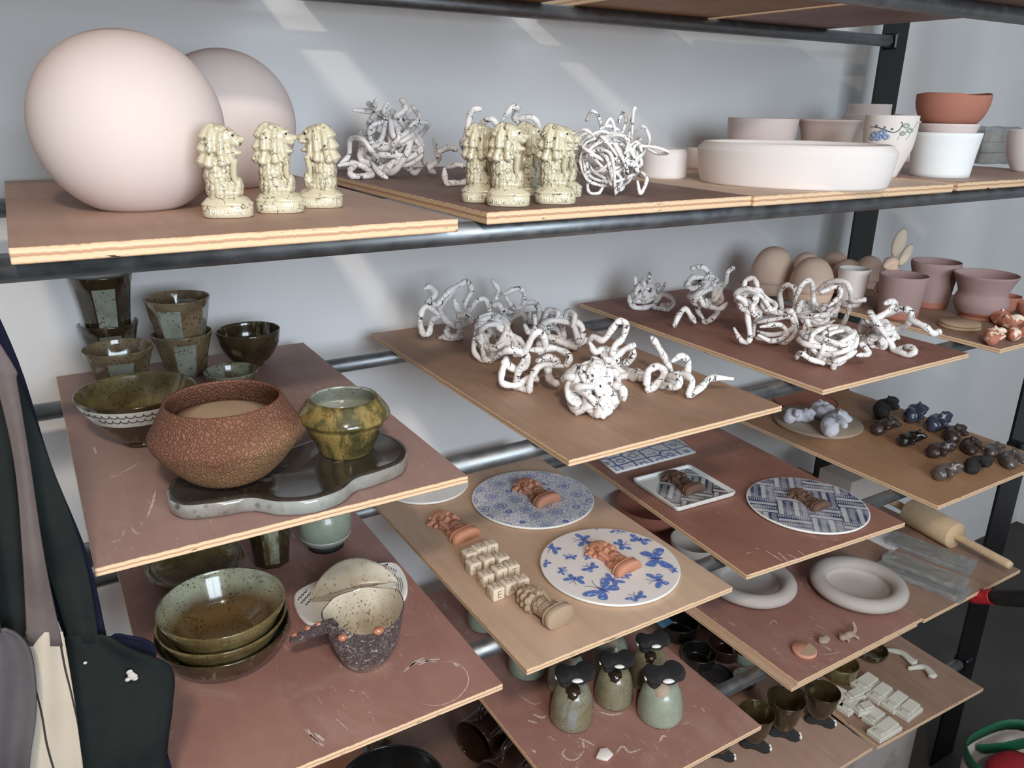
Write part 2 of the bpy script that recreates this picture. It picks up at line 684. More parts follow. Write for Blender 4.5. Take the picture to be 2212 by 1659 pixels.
# wall behind the photographer with the window that lights the shelves
wy, ww, wh = WIN[1] - 0.1, 1.5, 1.25
wl, wr, wb, wt = WIN[0] - ww / 2, WIN[0] + ww / 2, WIN[2] - wh / 2, WIN[2] + wh / 2
x0, x1 = -2.8, 3.4
struct(mesh_obj('wall_front', merge(box_vf(wl - x0, 0.12, CEIL, (x0 + wl) / 2, wy, CEIL / 2), box_vf(x1 - wr, 0.12, CEIL, (x1 + wr) / 2, wy, CEIL / 2),
                                    box_vf(ww, 0.12, wb, WIN[0], wy, wb / 2), box_vf(ww, 0.12, CEIL - wt, WIN[0], wy, (CEIL + wt) / 2)), M['wall'], smooth=False))
win = struct(mesh_obj('window_1', merge(box_vf(0.05, 0.07, wh, wl + 0.025, wy, WIN[2]), box_vf(0.05, 0.07, wh, wr - 0.025, wy, WIN[2]),
                                        box_vf(ww - 0.1, 0.07, 0.05, WIN[0], wy, wb + 0.025), box_vf(ww - 0.1, 0.07, 0.05, WIN[0], wy, wt - 0.025),
                                        box_vf(0.035, 0.05, wh - 0.1, WIN[0], wy, WIN[2])), M['white_metal'], smooth=False))
# the ceiling lamp that throws the light streaks through the board gaps
lt = empty('ceiling_lamp', (LAMP[0], LAMP[1], CEIL))
tag(lt, 'small white ceiling spot lamp hanging above the shelves', 'lamp')
mesh_obj('stem', lathe([(0, 0), (0.05, 0), (0.05, -0.02), (0.008, -0.022), (0.008, LAMP[2] - CEIL + 0.11), (0, LAMP[2] - CEIL + 0.11)][::-1], 20), M['white_metal'], lt)
mesh_obj('shade', lathe([(r, z + LAMP[2] - CEIL + 0.21) for r, z in ((0.085, -0.205), (0.09, -0.205), (0.08, -0.13), (0.02, -0.10), (0, -0.10), (0, -0.11), (0.07, -0.135))], 28), M['white_metal'], lt)


def pipe(y, z, xa, xb, label, cat='pipe'):
    n = 40
    v, f = [], []
    seg = 28
    for i, x in enumerate((xa, xa, xb, xb)):
        r = RP * (0.82 if i in (0, 3) else 1)
        for k in range(seg):
            a = 2 * PI * k / seg
            v.append((x - xa, r * math.cos(a), r * math.sin(a)))
    for i in range(3):
        for k in range(seg):
            k2 = (k + 1) % seg
            f.append((i * seg + k2, i * seg + k, (i + 1) * seg + k, (i + 1) * seg + k2))
    f.append(tuple(range(seg)))
    f.append(tuple(reversed(range(3 * seg, 4 * seg))))
    o = mesh_obj('steel_pipe', (v, f), M['pipe'], loc=(xa, y, z))
    me = o.data
    for p in me.polygons:
        if len(p.vertices) > 4:
            p.use_smooth = False
    return tag(o, label, cat)


XL, XR = -0.235, 2.24 * S
names = ['above the large bisque spheres', 'under the shelf of bisque spheres', 'under the boards of white coil sculptures',
         'under the boards of printed plates', 'under the inverted cups and ring bowls', 'under the board of clay slabs']
for i, z in enumerate(PZ):
    pipe(YF, z, XL, XR + 0.035 * S, 'long grey steel pipe at the front ' + names[i])
    pipe(YR, z, XL, XR, 'long grey steel pipe near the wall ' + names[i])


def post(x, y, label, flip=1, xw=0.085, brackets=XR):
    """L-section black upright with a bracket under each pipe"""
    t = empty('rack_post', (x, y, 0))
    H = PZ[0] + 0.16
    w, d, k = xw, 0.028, 0.006
    prof = [(0, 0), (w, 0), (w, d), (w - k, d), (w - k, k), (0, k)]
    v = [(a, b, z) for z in (0, H) for a, b in prof]
    n = len(prof)
    f = [tuple(range(n)), tuple(reversed(range(n, 2 * n)))] + [((i + 1) % n, i, i + n, (i + 1) % n + n) for i in range(n)]
    mesh_obj('upright', (v, f), M['black'], t, smooth=False)
    for i, z in enumerate(PZ):
        b = from_bm('bracket', rbox_bm(0.026, 0.034, 0.034, 0.003, 1), M['black'], t, loc=(brackets - x + 0.018, (YF if y < 1 else YR) - y, z))
    tag(t, label, 'post')
    return t


post(1.795, YR + 0.016, 'black steel angle upright of the rack against the wall', 1, 0.092)
post(2.278 * S, YF + 0.006, 'black steel angle upright at the outer end of the rack', 1, 0.097, brackets=XR + 0.035 * S)
for y, l in ((YR, 'black steel upright by the wall at the apron end of the rack'), (YF, 'black steel upright the aprons hang from')):
    t = empty('rack_post', (XL - 0.05, y, 0))
    from_bm('upright', rbox_bm(0.05, 0.05, PZ[0] + 0.16, 0.003, 1, (0, 0, (PZ[0] + 0.16) / 2)), M['black'], t)
    for z in PZ:
        from_bm('bracket', rbox_bm(0.03, 0.045, 0.045, 0.003, 1), M['black'], t, loc=(0.036, 0, z))
    tag(t, l, 'post')


def board(mat, z, FL, FR, depth, th, label, rear=None, turned=False):
    """FL, FR: front corners of the top face (picture points or place points)"""
    a = FL if isinstance(FL, Vector) else W(FL[0], FL[1], z)
    b = FR if isinstance(FR, Vector) else W(FR[0], FR[1], z)
    a, b = Vector((a.x, a.y, 0)), Vector((b.x, b.y, 0))
    if not turned:
        a.y = b.y = (a.y + b.y) / 2
    u = (b - a).normalized()
    p = Vector((-u.y, u.x, 0))
    if rear is not None:
        depth = min(depth, rear - max(a.y, b.y))
    c = (a + b) / 2 + p * depth / 2
    w = (b - a).length
    bm = rbox_bm(w, depth, th, 0.0008, 1)
    o = from_bm('ware_board', bm, [M[mat], M['edge']], loc=(c.x, c.y, z - th / 2))
    o.rotation_euler = (0, 0, math.atan2(u.y, u.x))
    for q in o.data.polygons:
        q.material_index = 0 if abs(q.normal.z) > 0.8 else 1
    return tag(o, label, 'board', 'plywood ware boards on the rack')


def G(x, y):
    return Vector((x * S, y * S, 0))


REAR = YW - 0.012
# top tier (seen from below)
Z0 = ZT[0]
board('ply_ochre', Z0, G(-0.25, 0.93), G(0.455, 0.93), 0.62, TH1, 'plywood board overhead above the two bisque spheres', REAR)
board('ply_ochre', Z0, G(0.55, 0.93), G(1.025, 0.93), 0.62, TH1, 'plywood board overhead above the upright lion figurines', REAR)
board('ply_ochre', Z0, G(1.11, 0.93), G(1.515, 0.93), 0.62, TH1, 'rough split plywood board overhead above the wide bisque ring', REAR)
board('ply_rose', Z0, G(1.548, 0.93), G(1.96, 0.93), 0.555, TH1, 'smooth rosy plywood board overhead beside the rack post')
Z1, Z2, Z3, Z4, Z5 = ZT[1:]
board('ply_warm', Z1, (17, 532), (1000, 475), 0.62, TH1, 'thick plywood board carrying the two large bisque spheres', REAR)
board('ply_dark', Z1, (1052, 459), (1625, 423), 0.62, TH1, 'dark plywood board carrying crackled coil sculptures and lion figurines', REAR)
board('ply_pale', Z1, (1640, 425.5), (2051, 396), 0.62, TH1, 'pale plywood board under the wide bisque ring', REAR)
board('ply_warm', Z1, (2072, 395), G(2.26, 0.96), 0.60, TH1, 'plywood board under the stacked white pots and terracotta bowl', REAR)
board('ply_rose', Z2, (204, 1231), (1010, 1027), 0.62, TH, 'rosy brown board carrying the rust pot and olive glazed cups', REAR)
board('ply_oak', Z2, (1228, 993.5), (1692, 877), 0.64, TH, 'oak-grained board carrying the bright white coil knots', REAR)
board('ply_red', Z2, (1780, 843), (2093, 763), 0.635, TH, 'reddish board carrying a straggling row of white coil knots', REAR)
board('ply_brown', Z2, (2161, 754), G(2.30, 0.885), 0.64, TH, 'brown board carrying egg forms and mauve cups', REAR)
board('ply_redwhite', Z3, G(0.045, 0.88), (1087, 1478), 0.62, TH, 'chalk-smeared reddish board carrying nested bowls and the bark pourer', REAR)
board('ply_tan', Z3, (1138, 1447), (1584, 1268.5), 0.63, TH, 'tan board carrying the butterfly plate and letter cubes', REAR)
board('ply_red', Z3, (1613.5, 1243), (1956, 1129), 0.63, TH, 'scuffed red board carrying the square tile and woven-print plate', REAR, True)
board('ply_ochre', Z3, (2026.5, 1093), G(2.235, 0.88), 0.64, TH, 'ochre board carrying the small dark animal figures', REAR)
board('ply_redwhite', Z4, G(0.692, 0.86), (1646, 1568), 0.63, TH, 'red chalk-marked board carrying the inverted cups', REAR)
board('ply_redwhite', Z4 + TH + EPS, (1723, 1474), (1993, 1336), 0.62, TH, 'red board carrying two grey ring bowls, stacked on another board', REAR)
board('ply_tan', Z4, (1710, 1486), (1984, 1346), 0.62, TH, 'plywood board lying beneath the red board of ring bowls', REAR)
board('ply_brown', Z4, (1999, 1340), (2203, 1230), 0.63, TH, 'brown board carrying the rolling pin and wrapped clay slabs', REAR)
board('ply_brown', Z5, (1897, 1613), (2125, 1487), 0.63, TH, 'brown board carrying the cut clay slabs', REAR, True)
board('ply_warm', Z5, G(1.20, 0.905), (1885, 1613), 0.63, TH, 'warm brown board carrying the cups that stand on black shoes', REAR)
board('ply_orange', Z5, G(-0.02, 0.9), G(0.535, 0.9), 0.62, TH, 'orange-brown board carrying the large dark bowl', REAR)
board('ply_dark', Z5, G(0.56, 0.9), G(1.10, 0.9), 0.62, TH, 'stained dark board carrying the toppled brown mugs', REAR)



def smear(parent, z, lines, w=0.0016, col=None):
    '''dried slip left on a board: thin raised films with their own shapes'''
    for pts in lines:
        Q = [W(x, y, z + 0.0002) for x, y in pts]
        q = crom([(a.x, a.y, a.z) for a in Q], 6)
        v, f = [], []
        n = len(q)
        for i, p in enumerate(q):
            t = q[min(i + 1, n - 1)] - q[max(i - 1, 0)]
            t = t / (np.linalg.norm(t) + 1e-9)
            k = w * (0.25 + abs(math.sin(i * 1.9 + pts[0][0])) * 0.9) * math.sin(PI * (i + 0.5) / n) ** 0.5
            for s_ in (-1, 1):
                v.append((p[0] - t[1] * k * s_, p[1] + t[0] * k * s_, p[2]))
            if i:
                f.append((2 * i - 2, 2 * i, 2 * i + 1, 2 * i - 1))
        o = mesh_obj('slip_smear', (v, f), M['slip'], smooth=False)
        o.parent = parent
        o.matrix_parent_inverse = parent_matrix(parent).inverted()


def parent_matrix(o):
    return Matrix.Translation(o.location) @ o.rotation_euler.to_matrix().to_4x4()


M['slip'] = m_matte('dried_slip', srgb(196, 178, 170, 1.2), srgb(176, 156, 148, 1.2), 0.9)
BD = {o['label']: o for o in bpy.data.objects if o.name.startswith('ware_board')}
bE = BD['chalk-smeared reddish board carrying nested bowls and the bark pourer']
smear(bE, Z3, [[(872, 1452), (890, 1436), (915, 1428), (945, 1430)], [(885, 1440), (900, 1428), (918, 1421)], [(905, 1436), (930, 1426), (950, 1424)], [(980, 1432), (990, 1440)]], 0.0022)
smear(bE, Z3, [[(950, 1428), (985, 1432), (1008, 1452), (1010, 1480), (985, 1510), (945, 1524), (910, 1520)], [(655, 1572), (675, 1592), (690, 1606)], [(725, 1552), (752, 1576)], [(755, 1490), (765, 1494)]], 0.0008)
smear(bE, Z3, [[(665, 1575), (680, 1598), (700, 1612)], [(680, 1584), (700, 1600)]], 0.002)
bK = BD['red chalk-marked board carrying the inverted cups']
smear(bK, Z4, [[(1222, 1618), (1215, 1628), (1226, 1640), (1245, 1640), (1262, 1622)], [(1250, 1594), (1268, 1602), (1284, 1610)], [(1150, 1542), (1170, 1550), (1180, 1546)], [(1140, 1556), (1160, 1562)],
               [(1295, 1538), (1320, 1544), (1345, 1540)], [(1425, 1602), (1432, 1590), (1440, 1592)], [(1330, 1628), (1345, 1612), (1360, 1625), (1385, 1618)], [(1150, 1620), (1158, 1626)], [(1258, 1600), (1262, 1616)]], 0.0022)
smear(bK, Z4, [[(1120, 1500), (1150, 1520), (1170, 1518)], [(1185, 1590), (1200, 1600)], [(1475, 1565), (1490, 1560)], [(1515, 1528), (1522, 1538)], [(1440, 1580), (1470, 1556)]], 0.001)
bA = BD['rosy brown board carrying the rust pot and olive glazed cups']
smear(bA, Z2, [[(258, 1022), (280, 1012), (298, 1000)], [(236, 1030), (262, 1026)], [(202, 965), (208, 980)], [(318, 1118), (330, 1085), (336, 1060)]], 0.0014)
bG = BD['scuffed red board carrying the square tile and woven-print plate']
smear(bG, Z3, [[(1680, 1192), (1705, 1215)], [(1700, 1196), (1725, 1208)], [(1655, 1190), (1690, 1212)], [(1632, 1184), (1640, 1186)], [(1612, 1196), (1622, 1193)], [(1724, 1190), (1740, 1200)]], 0.0012)
bL = BD['red board carrying two grey ring bowls, stacked on another board']
smear(bL, Z4 + TH + EPS, [[(1770, 1415), (1800, 1412), (1815, 1408)], [(1760, 1350), (1775, 1356)], [(1660, 1352), (1672, 1340), (1680, 1350)], [(1790, 1425), (1800, 1424)], [(1745, 1330), (1760, 1338)], [(1620, 1400), (1640, 1410)]], 0.001)
# ================================================================== objects
# ------------------------------------------------------------------ clay and glaze materials
M['bisque'] = m_matte('bisque_pink', srgb(206, 192, 187, 1.25), srgb(198, 183, 177, 1.25), 0.9, lines=0.12, grain=0.06, scale=20)
M['bisque_white'] = m_matte('bisque_white', srgb(216, 208, 204, 1.25), srgb(208, 199, 194, 1.25), 0.88, lines=0.1, grain=0.06, scale=20)
M['porcelain'] = m_matte('porcelain_matte', srgb(226, 228, 228, 1.3), srgb(216, 220, 220, 1.3), 0.8, lines=0.15, grain=0.1, scale=30)
M['terracotta'] = m_matte('terracotta', srgb(162, 108, 92, 1.3), srgb(148, 96, 80, 1.3), 0.9, grain=0.35, scale=30)
M['terra_light'] = m_matte('terracotta_light', srgb(190, 140, 118, 1.35), srgb(172, 120, 100, 1.35), 0.85, grain=0.25, scale=40)
M['mauve'] = m_matte('mauve_clay', srgb(138, 117, 115, 1.7), srgb(126, 105, 103, 1.7), 0.9, lines=0.12, grain=0.2, scale=40)
M['brown_clay'] = m_matte('brown_clay', srgb(92, 72, 64, 1.3), srgb(74, 56, 50, 1.3), 0.7, grain=0.3, scale=40)
M['taupe'] = m_matte('taupe_clay', srgb(150, 134, 118, 1.4), srgb(132, 116, 102, 1.4), 0.85, grain=0.25, scale=40)
M['beige_clay'] = m_matte('beige_clay', srgb(202, 188, 168, 1.3), srgb(188, 172, 152, 1.3), 0.85, grain=0.12, scale=40)
M['beige_dark'] = m_matte('beige_clay_letter', srgb(158, 142, 122, 1.1), None, 0.9)
M['grey_clay'] = m_matte('grey_clay', srgb(172, 164, 158, 1.35), srgb(160, 152, 146, 1.35), 0.85, lines=0.15, grain=0.15, scale=30)
M['stone_clay'] = m_matte('stone_clay', srgb(198, 194, 182, 1.25), srgb(184, 180, 170, 1.25), 0.85, grain=0.15, scale=40)
M['tan_clay'] = m_matte('tan_clay', srgb(170, 146, 122, 1.35), srgb(152, 128, 106, 1.35), 0.85, grain=0.25, scale=40)
M['egg'] = m_matte('egg_clay', srgb(190, 165, 147, 1.6), srgb(176, 152, 136, 1.6), 0.88, lines=0.15, grain=0.15, scale=30)
M['coil'] = m_crackle_tube()
M['cream'] = m_crackle_cream()
M['cream_scales'] = m_crackle_cream('cream_scales', scales=True)
M['cream_letter'] = m_matte('cream_letter', srgb(226, 220, 200, 1.3), None, 0.3, spec=0.5)
for nm, b, d in (('terra', (178, 128, 106), (150, 100, 80)), ('umber', (98, 76, 66), (70, 52, 45)), ('fawn', (156, 136, 118), (128, 108, 92))):
    M[nm + '_fig'] = m_crackle_cream(nm + '_fig', b, d, False, 1.4, 0.85, 0.0, 0.0)
    M[nm + '_scales'] = m_crackle_cream(nm + '_scales', b, d, True, 1.4, 0.85, 0.0, 0.0)
M['olive'] = m_glaze('olive_glaze', srgb(106, 96, 62, 1.2), srgb(74, 60, 36, 1.2), sp=0.7, scale=26)
M['olive_dark'] = m_glaze('olive_dark_glaze', srgb(58, 48, 30, 1.3), srgb(40, 30, 18, 1.3), sp=0.5, scale=34, dripcol=srgb(104, 100, 74, 1.2), drip=(0.58, 0.70))
M['ash'] = m_glaze('ash_glaze', srgb(148, 152, 132, 1.1), srgb(104, 98, 72, 1.1), speck=srgb(40, 32, 20), sp=0.8, scale=28, dripcol=srgb(70, 58, 36, 1.2), drip=(0.50, 0.62))
M['bowl_in'] = m_glaze('bowl_inside_glaze', srgb(164, 164, 140, 1.1), srgb(140, 134, 108, 1.1), speck=srgb(40, 30, 18), sp=0.9, scale=26, grad=(0.40, 0.72, srgb(96, 76, 46, 1.1)))
M['panel'] = m_glaze('pale_panel_glaze', srgb(150, 154, 142, 1.1), srgb(128, 130, 116, 1.1), speck=srgb(34, 28, 20), sp=0.8, scale=22)
M['cupbrown'] = m_glaze('brown_speckle_glaze', srgb(122, 106, 82, 1.2), srgb(92, 78, 58, 1.2), speck=srgb(18, 14, 9), sp=0.85, scale=26)
M['bandwhite'] = m_glaze('white_band_glaze', srgb(196, 194, 186, 1.1), srgb(178, 176, 168, 1.1), speck=srgb(60, 52, 44), sp=0.3, scale=24)
M['greenjar'] = m_glaze('green_jar_glaze', srgb(92, 86, 50, 1.2), srgb(44, 46, 28, 1.2), speck=srgb(96, 52, 26), sp=0.8, scale=26, dripcol=srgb(132, 112, 66, 1.2), drip=(0.50, 0.62), bump=0.5)
M['celadon'] = m_glaze('celadon_glaze', srgb(150, 158, 142, 1.1), srgb(130, 138, 120, 1.1), speck=srgb(80, 84, 66), sp=0.35, scale=20, rough=0.3)
M['mossy'] = m_glaze('mossy_glaze', srgb(116, 106, 80, 1.15), srgb(126, 126, 108, 1.15), speck=srgb(64, 52, 34), sp=0.6, scale=24, dripcol=srgb(140, 148, 160, 1.1), drip=(0.54, 0.66), rough=0.25)
M['tray'] = m_glaze('slab_tray_glaze', srgb(60, 55, 50, 1.1), srgb(40, 33, 28, 1.1), sp=0.3, scale=16, dripcol=srgb(120, 118, 110, 1.1), drip=(0.60, 0.72), rough=0.14)
M['tray_side'] = m_glaze('slab_tray_side', srgb(150, 152, 148, 1.1), srgb(96, 82, 68, 1.2), speck=srgb(46, 38, 30), sp=0.7, scale=9)
M['mug'] = m_glaze('dark_brown_mug_glaze', srgb(52, 34, 26, 1.2), srgb(36, 24, 18, 1.2), sp=0.2, scale=18, rough=0.10)
M['black_glaze'] = m_glaze('black_glaze', srgb(34, 32, 30), srgb(24, 22, 21), sp=0.2, scale=20, rough=0.2)
M['blue_lump'] = m_glaze('blue_black_glaze', srgb(34, 36, 44, 1.3), srgb(70, 80, 104, 1.2), sp=0.3, scale=38, dripcol=srgb(140, 104, 72, 1.2), drip=(0.66, 0.74), rough=0.2)
M['brown_lump'] = m_glaze('brown_lump_glaze', srgb(62, 46, 42, 1.2), srgb(42, 32, 30, 1.2), sp=0.2, scale=40, rough=0.45)
M['mottled_lump'] = m_glaze('mottled_lump_glaze', srgb(96, 84, 78, 1.2), srgb(46, 40, 38, 1.2), sp=0.4, scale=60, dripcol=srgb(190, 186, 182, 1.1), drip=(0.60, 0.68), rough=0.22)
M['charcoal'] = m_matte('charcoal_clay', srgb(50, 48, 48, 1.2), srgb(36, 34, 34, 1.2), 0.6, grain=0.5, scale=60)
M['pastel'] = m_matte('pastel_figure', srgb(212, 206, 206, 1.25), srgb(186, 192, 208, 1.25), 0.5, grain=0.12, scale=170)
M['shoe'] = m_matte('black_shoe_clay', srgb(46, 46, 48, 1.1), srgb(30, 30, 32, 1.1), 0.45, grain=0.7, scale=110, spec=0.5)
M['white_glaze'] = m_glaze('white_glaze', srgb(226, 226, 222, 1.2), srgb(216, 216, 212, 1.2), sp=0.0, scale=20, rough=0.15)
N = NB('rust_clay')
co = N.coord()
a = N.noise(co, 9, 5, 0.6)
v = N.voro(N.mix(0.02, co, N.n('ShaderNodeTexNoise').outputs['Color']), 270, 'DISTANCE_TO_EDGE')
zz = sep(N, N.n('ShaderNodeTexCoord').outputs['Generated'])[2]
c = N.mix(N.step(N.math('ADD', zz, N.math('MULTIPLY', N.math('SUBTRACT', a, 0.5), 1.1)), 0.40, 0.72), srgb(140, 106, 74, 1.2), srgb(118, 78, 60, 1.2))
c = N.mix(N.math('MULTIPLY', N.math('SUBTRACT', 1.0, N.step(v, 0.0, 0.12)), 0.65), c, srgb(70, 40, 28))
M['rust'] = N.fin(c, 0.7, N.bump(N.math('ADD', N.step(v, 0.0, 0.25), N.noise(co, 260, 3)), 0.6, 0.002), spec=0.4)
N = NB('bark_clay')
co = N.coord()
dco = N.mix(0.05, co, N.n('ShaderNodeTexNoise').outputs['Color'])
v = N.noise(dco, 150, 5, 0.7, 1.4)
c = N.mix(N.step(v, 0.55, 0.62), srgb(98, 82, 84, 1.15), srgb(214, 204, 200, 1.2))
z = sep(N, N.n('ShaderNodeTexCoord').outputs['Generated'])[2]
c = N.mix(N.step(z, 0.0, 0.25), srgb(170, 136, 118, 1.2), c)
M['bark'] = N.fin(c, 0.5, N.bump(v, 1.0, 0.006), spec=0.5)
M['bark_in'] = m_glaze('bark_inside', srgb(196, 186, 168, 1.2), srgb(176, 164, 144, 1.2), speck=srgb(40, 30, 20), sp=0.8, scale=24)
M['copper_bead'] = m_glaze('copper_bead', srgb(178, 120, 92, 1.2), srgb(120, 66, 50, 1.2), sp=0.2, scale=60)


# ------------------------------------------------------------------ upright vessels
def stand(cx, fy, rb, z):
    """centre on plane z of a round base whose front edge shows at picture row fy"""
    P = W(cx, fy, z)
    for _ in range(3):
        m = mpp(P)
        Q = P + hdir(P) * rb * m
        q = Q - hdir(Q) * rb * m
    return Q, mpp(Q)


def vessel(name, label, cat, cx, fy, ry, outer, mat, z, th=3.0, foot=None, group=None, seg=56, rim=None, inner=None, parts=None, tilt=None, **kw):
    """outer [(radius px, t)], fy = row of the front of the base, ry = row of the rim centre"""
    rb = foot[0] if foot else outer[0][0]
    P, m = stand(cx, fy, rb, z)
    h = hz(P, ry) - z
    f = (foot[0] * m, foot[1] * h) if foot else None
    pr = vessel_prof([(r * m, t) for r, t in outer], th * m, 0, f, h)
    root = empty(name, (P.x, P.y, z))
    if tilt:
        root.rotation_euler = tilt
    # split into the outside wall and the inside lining where they differ
    k = max(range(len(pr)), key=lambda i: pr[i][1])
    if inner is not None:
        k += 1
        mesh_obj('outside', lathe(pr[:k + 1], seg, zmax=h, **kw), mat, root)
        mesh_obj('inside', lathe(pr[k:], seg, zmax=h, **kw), inner, root)
    else:
        mesh_obj('body', lathe(pr, seg, zmax=h, **kw), mat, root)
    tag(root, label, cat, group)
    root['_h'] = h
    root['_m'] = m
    return root, P, m, h


def simple_vessel(name, label, cat, cx, fy, ry, outer, mat, z, th=3.0, foot=None, group=None, seg=56, at=None, **kw):
    """the same as a single mesh"""
    rb = foot[0] if foot else outer[0][0]
    P, m = stand(cx, fy, rb, z)
    if at is not None:
        P = at
        m = mpp((P[0], P[1], z))
    h = hz(P, ry) - z
    f = (foot[0] * m, foot[1] * h) if foot else None
    pr = vessel_prof([(r * m, t) for r, t in outer], th * m, 0, f, h)
    o = mesh_obj(name, lathe(pr, seg, zmax=h, **kw), mat, loc=(P.x, P.y, z))
    tag(o, label, cat, group)
    return o, P, m, h


def globe(label, cx, fy, R, b, cut, mat):
    rb = R * math.sqrt(1 - cut * cut)
    P, m = stand(cx, fy, rb, Z1 + EPS)
    pr = [(0, 0)]
    a0 = -math.asin(cut)
    for i in range(37):
        a = a0 + (PI / 2 - a0) * i / 36
        pr.append((max(R * m * math.cos(a), 0), (math.sin(a) + cut) * b * m))
    pr[-1] = (0, pr[-1][1])
    o = mesh_obj('bisque_sphere', lathe(pr, 96), mat, loc=(P.x, P.y, Z1 + EPS))
    return tag(o, label, 'sphere')


globe('larger unglazed pale pink clay sphere in front of the other sphere', 306, 457, 188, 186, 0.90, M['bisque'])
globe('pale clay sphere standing half hidden behind the larger sphere', 502, 408, 143, 145, 0.90, M['bisque'])

# ------------------------------------------------------------------ lion-headed figurines


def rotm(ax, deg):
    return Matrix.Rotation(math.radians(deg), 3, ax)


def lion_meshes():
    # unit height, facing +x
    body = [ellipsoid((-0.06, 0, 0.30), (0.165, 0.155, 0.17)), ellipsoid((-0.075, 0, 0.44), (0.155, 0.155, 0.18)), ellipsoid((-0.07, 0, 0.58), (0.135, 0.14, 0.14)),
            ellipsoid((0.04, 0, 0.265), (0.15, 0.125, 0.085)), ellipsoid((0.135, 0, 0.33), (0.06, 0.10, 0.12)),
            ellipsoid((0.03, 0, 0.54), (0.09, 0.10, 0.08))]
    fin = []
    for y in (-0.06, -0.02, 0.02, 0.06):
        t = tube(crom([(0.118, y * 0.6, 0.36), (0.100, y * 1.2, 0.46), (0.118, y * 1.9, 0.62)], 5), [0.028 + 0.0014 * i for i in range(11)], 8)
        fin.append(t[:2])
    head = [ellipsoid((0.02, 0, 0.845), (0.15, 0.13, 0.135)), ellipsoid((0.14, 0, 0.825), (0.095, 0.085, 0.062)), ellipsoid((0.215, 0, 0.835), (0.034, 0.048, 0.036)),
            ellipsoid((0.135, 0, 0.690), (0.075, 0.066, 0.036)), ellipsoid((0.06, 0, 0.73), (0.09, 0.09, 0.08)),
            ellipsoid((0.115, 0.06, 0.905), (0.05, 0.036, 0.022)), ellipsoid((0.115, -0.06, 0.905), (0.05, 0.036, 0.022)),
            ellipsoid((0.17, 0.055, 0.79), (0.05, 0.036, 0.034)), ellipsoid((0.17, -0.055, 0.79), (0.05, 0.036, 0.034)),
            ellipsoid((-0.05, 0, 0.93), (0.14, 0.12, 0.07)), ellipsoid((-0.03, 0.105, 0.945), (0.032, 0.025, 0.034)), ellipsoid((-0.03, -0.105, 0.945), (0.032, 0.025, 0.034))]
    eyes = [ellipsoid((0.128, 0.078, 0.876), (0.016, 0.013, 0.013)), ellipsoid((0.128, -0.078, 0.876), (0.016, 0.013, 0.013))]
    mane = [ellipsoid((-0.06, 0, 0.80), (0.15, 0.155, 0.17)), ellipsoid((0.02, 0, 0.66), (0.12, 0.135, 0.10))]
    # broad flat locks falling in three tiers
    for s in (-1, 1):
        for (p0, p1, p2, r) in (((0.02, 0.09, 0.95), (0.0, 0.15, 0.82), (-0.01, 0.155, 0.68), 0.046), ((-0.08, 0.09, 0.95), (-0.11, 0.145, 0.83), (-0.12, 0.15, 0.71), 0.050),
                                ((0.07, 0.10, 0.80), (0.075, 0.12, 0.70), (0.095, 0.10, 0.58), 0.042),
                                ((-0.10, 0.10, 0.72), (-0.13, 0.14, 0.64), (-0.15, 0.155, 0.56), 0.054), ((-0.01, 0.12, 0.74), (-0.01, 0.15, 0.66), (0.0, 0.155, 0.57), 0.050)):
            mane.append(tube(crom([(p0[0], s * p0[1] * 0.92, p0[2]), (p1[0], s * p1[1] * 0.92, p1[2]), (p2[0], s * p2[1] * 0.92, p2[2])], 5), [r * (0.62 + 0.042 * i) for i in range(11)], 10)[:2])
    for z, x in ((0.92, -0.13), (0.79, -0.16), (0.66, -0.175)):
        for y in (-0.05, 0.05):
            mane.append(tube(crom([(x + 0.06, y * 0.8, z + 0.06), (x + 0.005, y, z), (x - 0.035, y * 1.35, z - 0.085)], 4), [0.044 + 0.004 * i for i in range(9)], 10)[:2])
    out = {}
    out['body'] = remesh(merge(*body), 0.014, 3)
    out['fin'] = remesh(merge(*fin), 0.009, 1)
    out['head'] = remesh(merge(*head), 0.011, 2)
    out['mane'] = remesh(merge(*mane), 0.011, 1)
    ev, ef = merge(*eyes)
    e = bpy.data.meshes.new('eye')
    e.from_pydata(ev, [], ef)
    out['eye'] = e
    # oval two-step plinth with a wavy mound
    v, f, rings = [], [], []
    seg = 64
    for (s, z) in ((0.0, 0), (0.94, 0), (1.0, 0.012), (1.0, 0.115), (0.975, 0.122), (1.03, 0.135), (1.03, 0.15), (0.96, 0.165), (0.80, 0.205), (0.5, 0.225), (0.0, 0.232)):
        if s == 0:
            rings.append([len(v)])
            v.append((0, 0, z))
            continue
        ring = []
        for k in range(seg):
            a = 2 * PI * k / seg
            ca, sa = math.cos(a), math.sin(a)
            n = 2.6
            q = (abs(ca) ** n + abs(sa) ** n) ** (-1 / n)
            zz = z + (0.008 * math.sin(a * 6 + z * 60) if z > 0.16 else 0)
            ring.append(len(v))
            v.append((0.272 * q * ca * s, 0.185 * q * sa * s, zz))
        rings.append(ring)
    for a, b in zip(rings[:-1], rings[1:]):
        for k in range(seg):
            k2 = (k + 1) % seg
            if len(a) == 1:
                f.append((a[0], b[k2], b[k]))
            elif len(b) == 1:
                f.append((a[k], a[k2], b[0]))
            else:
                f.append((a[k], a[k2], b[k2], b[k]))
    b = bpy.data.meshes.new('base')
    b.from_pydata(v, [], f)
    b.polygons.foreach_set('use_smooth', [True] * len(b.polygons))
    out['base'] = b
    return out


LION = lion_meshes()


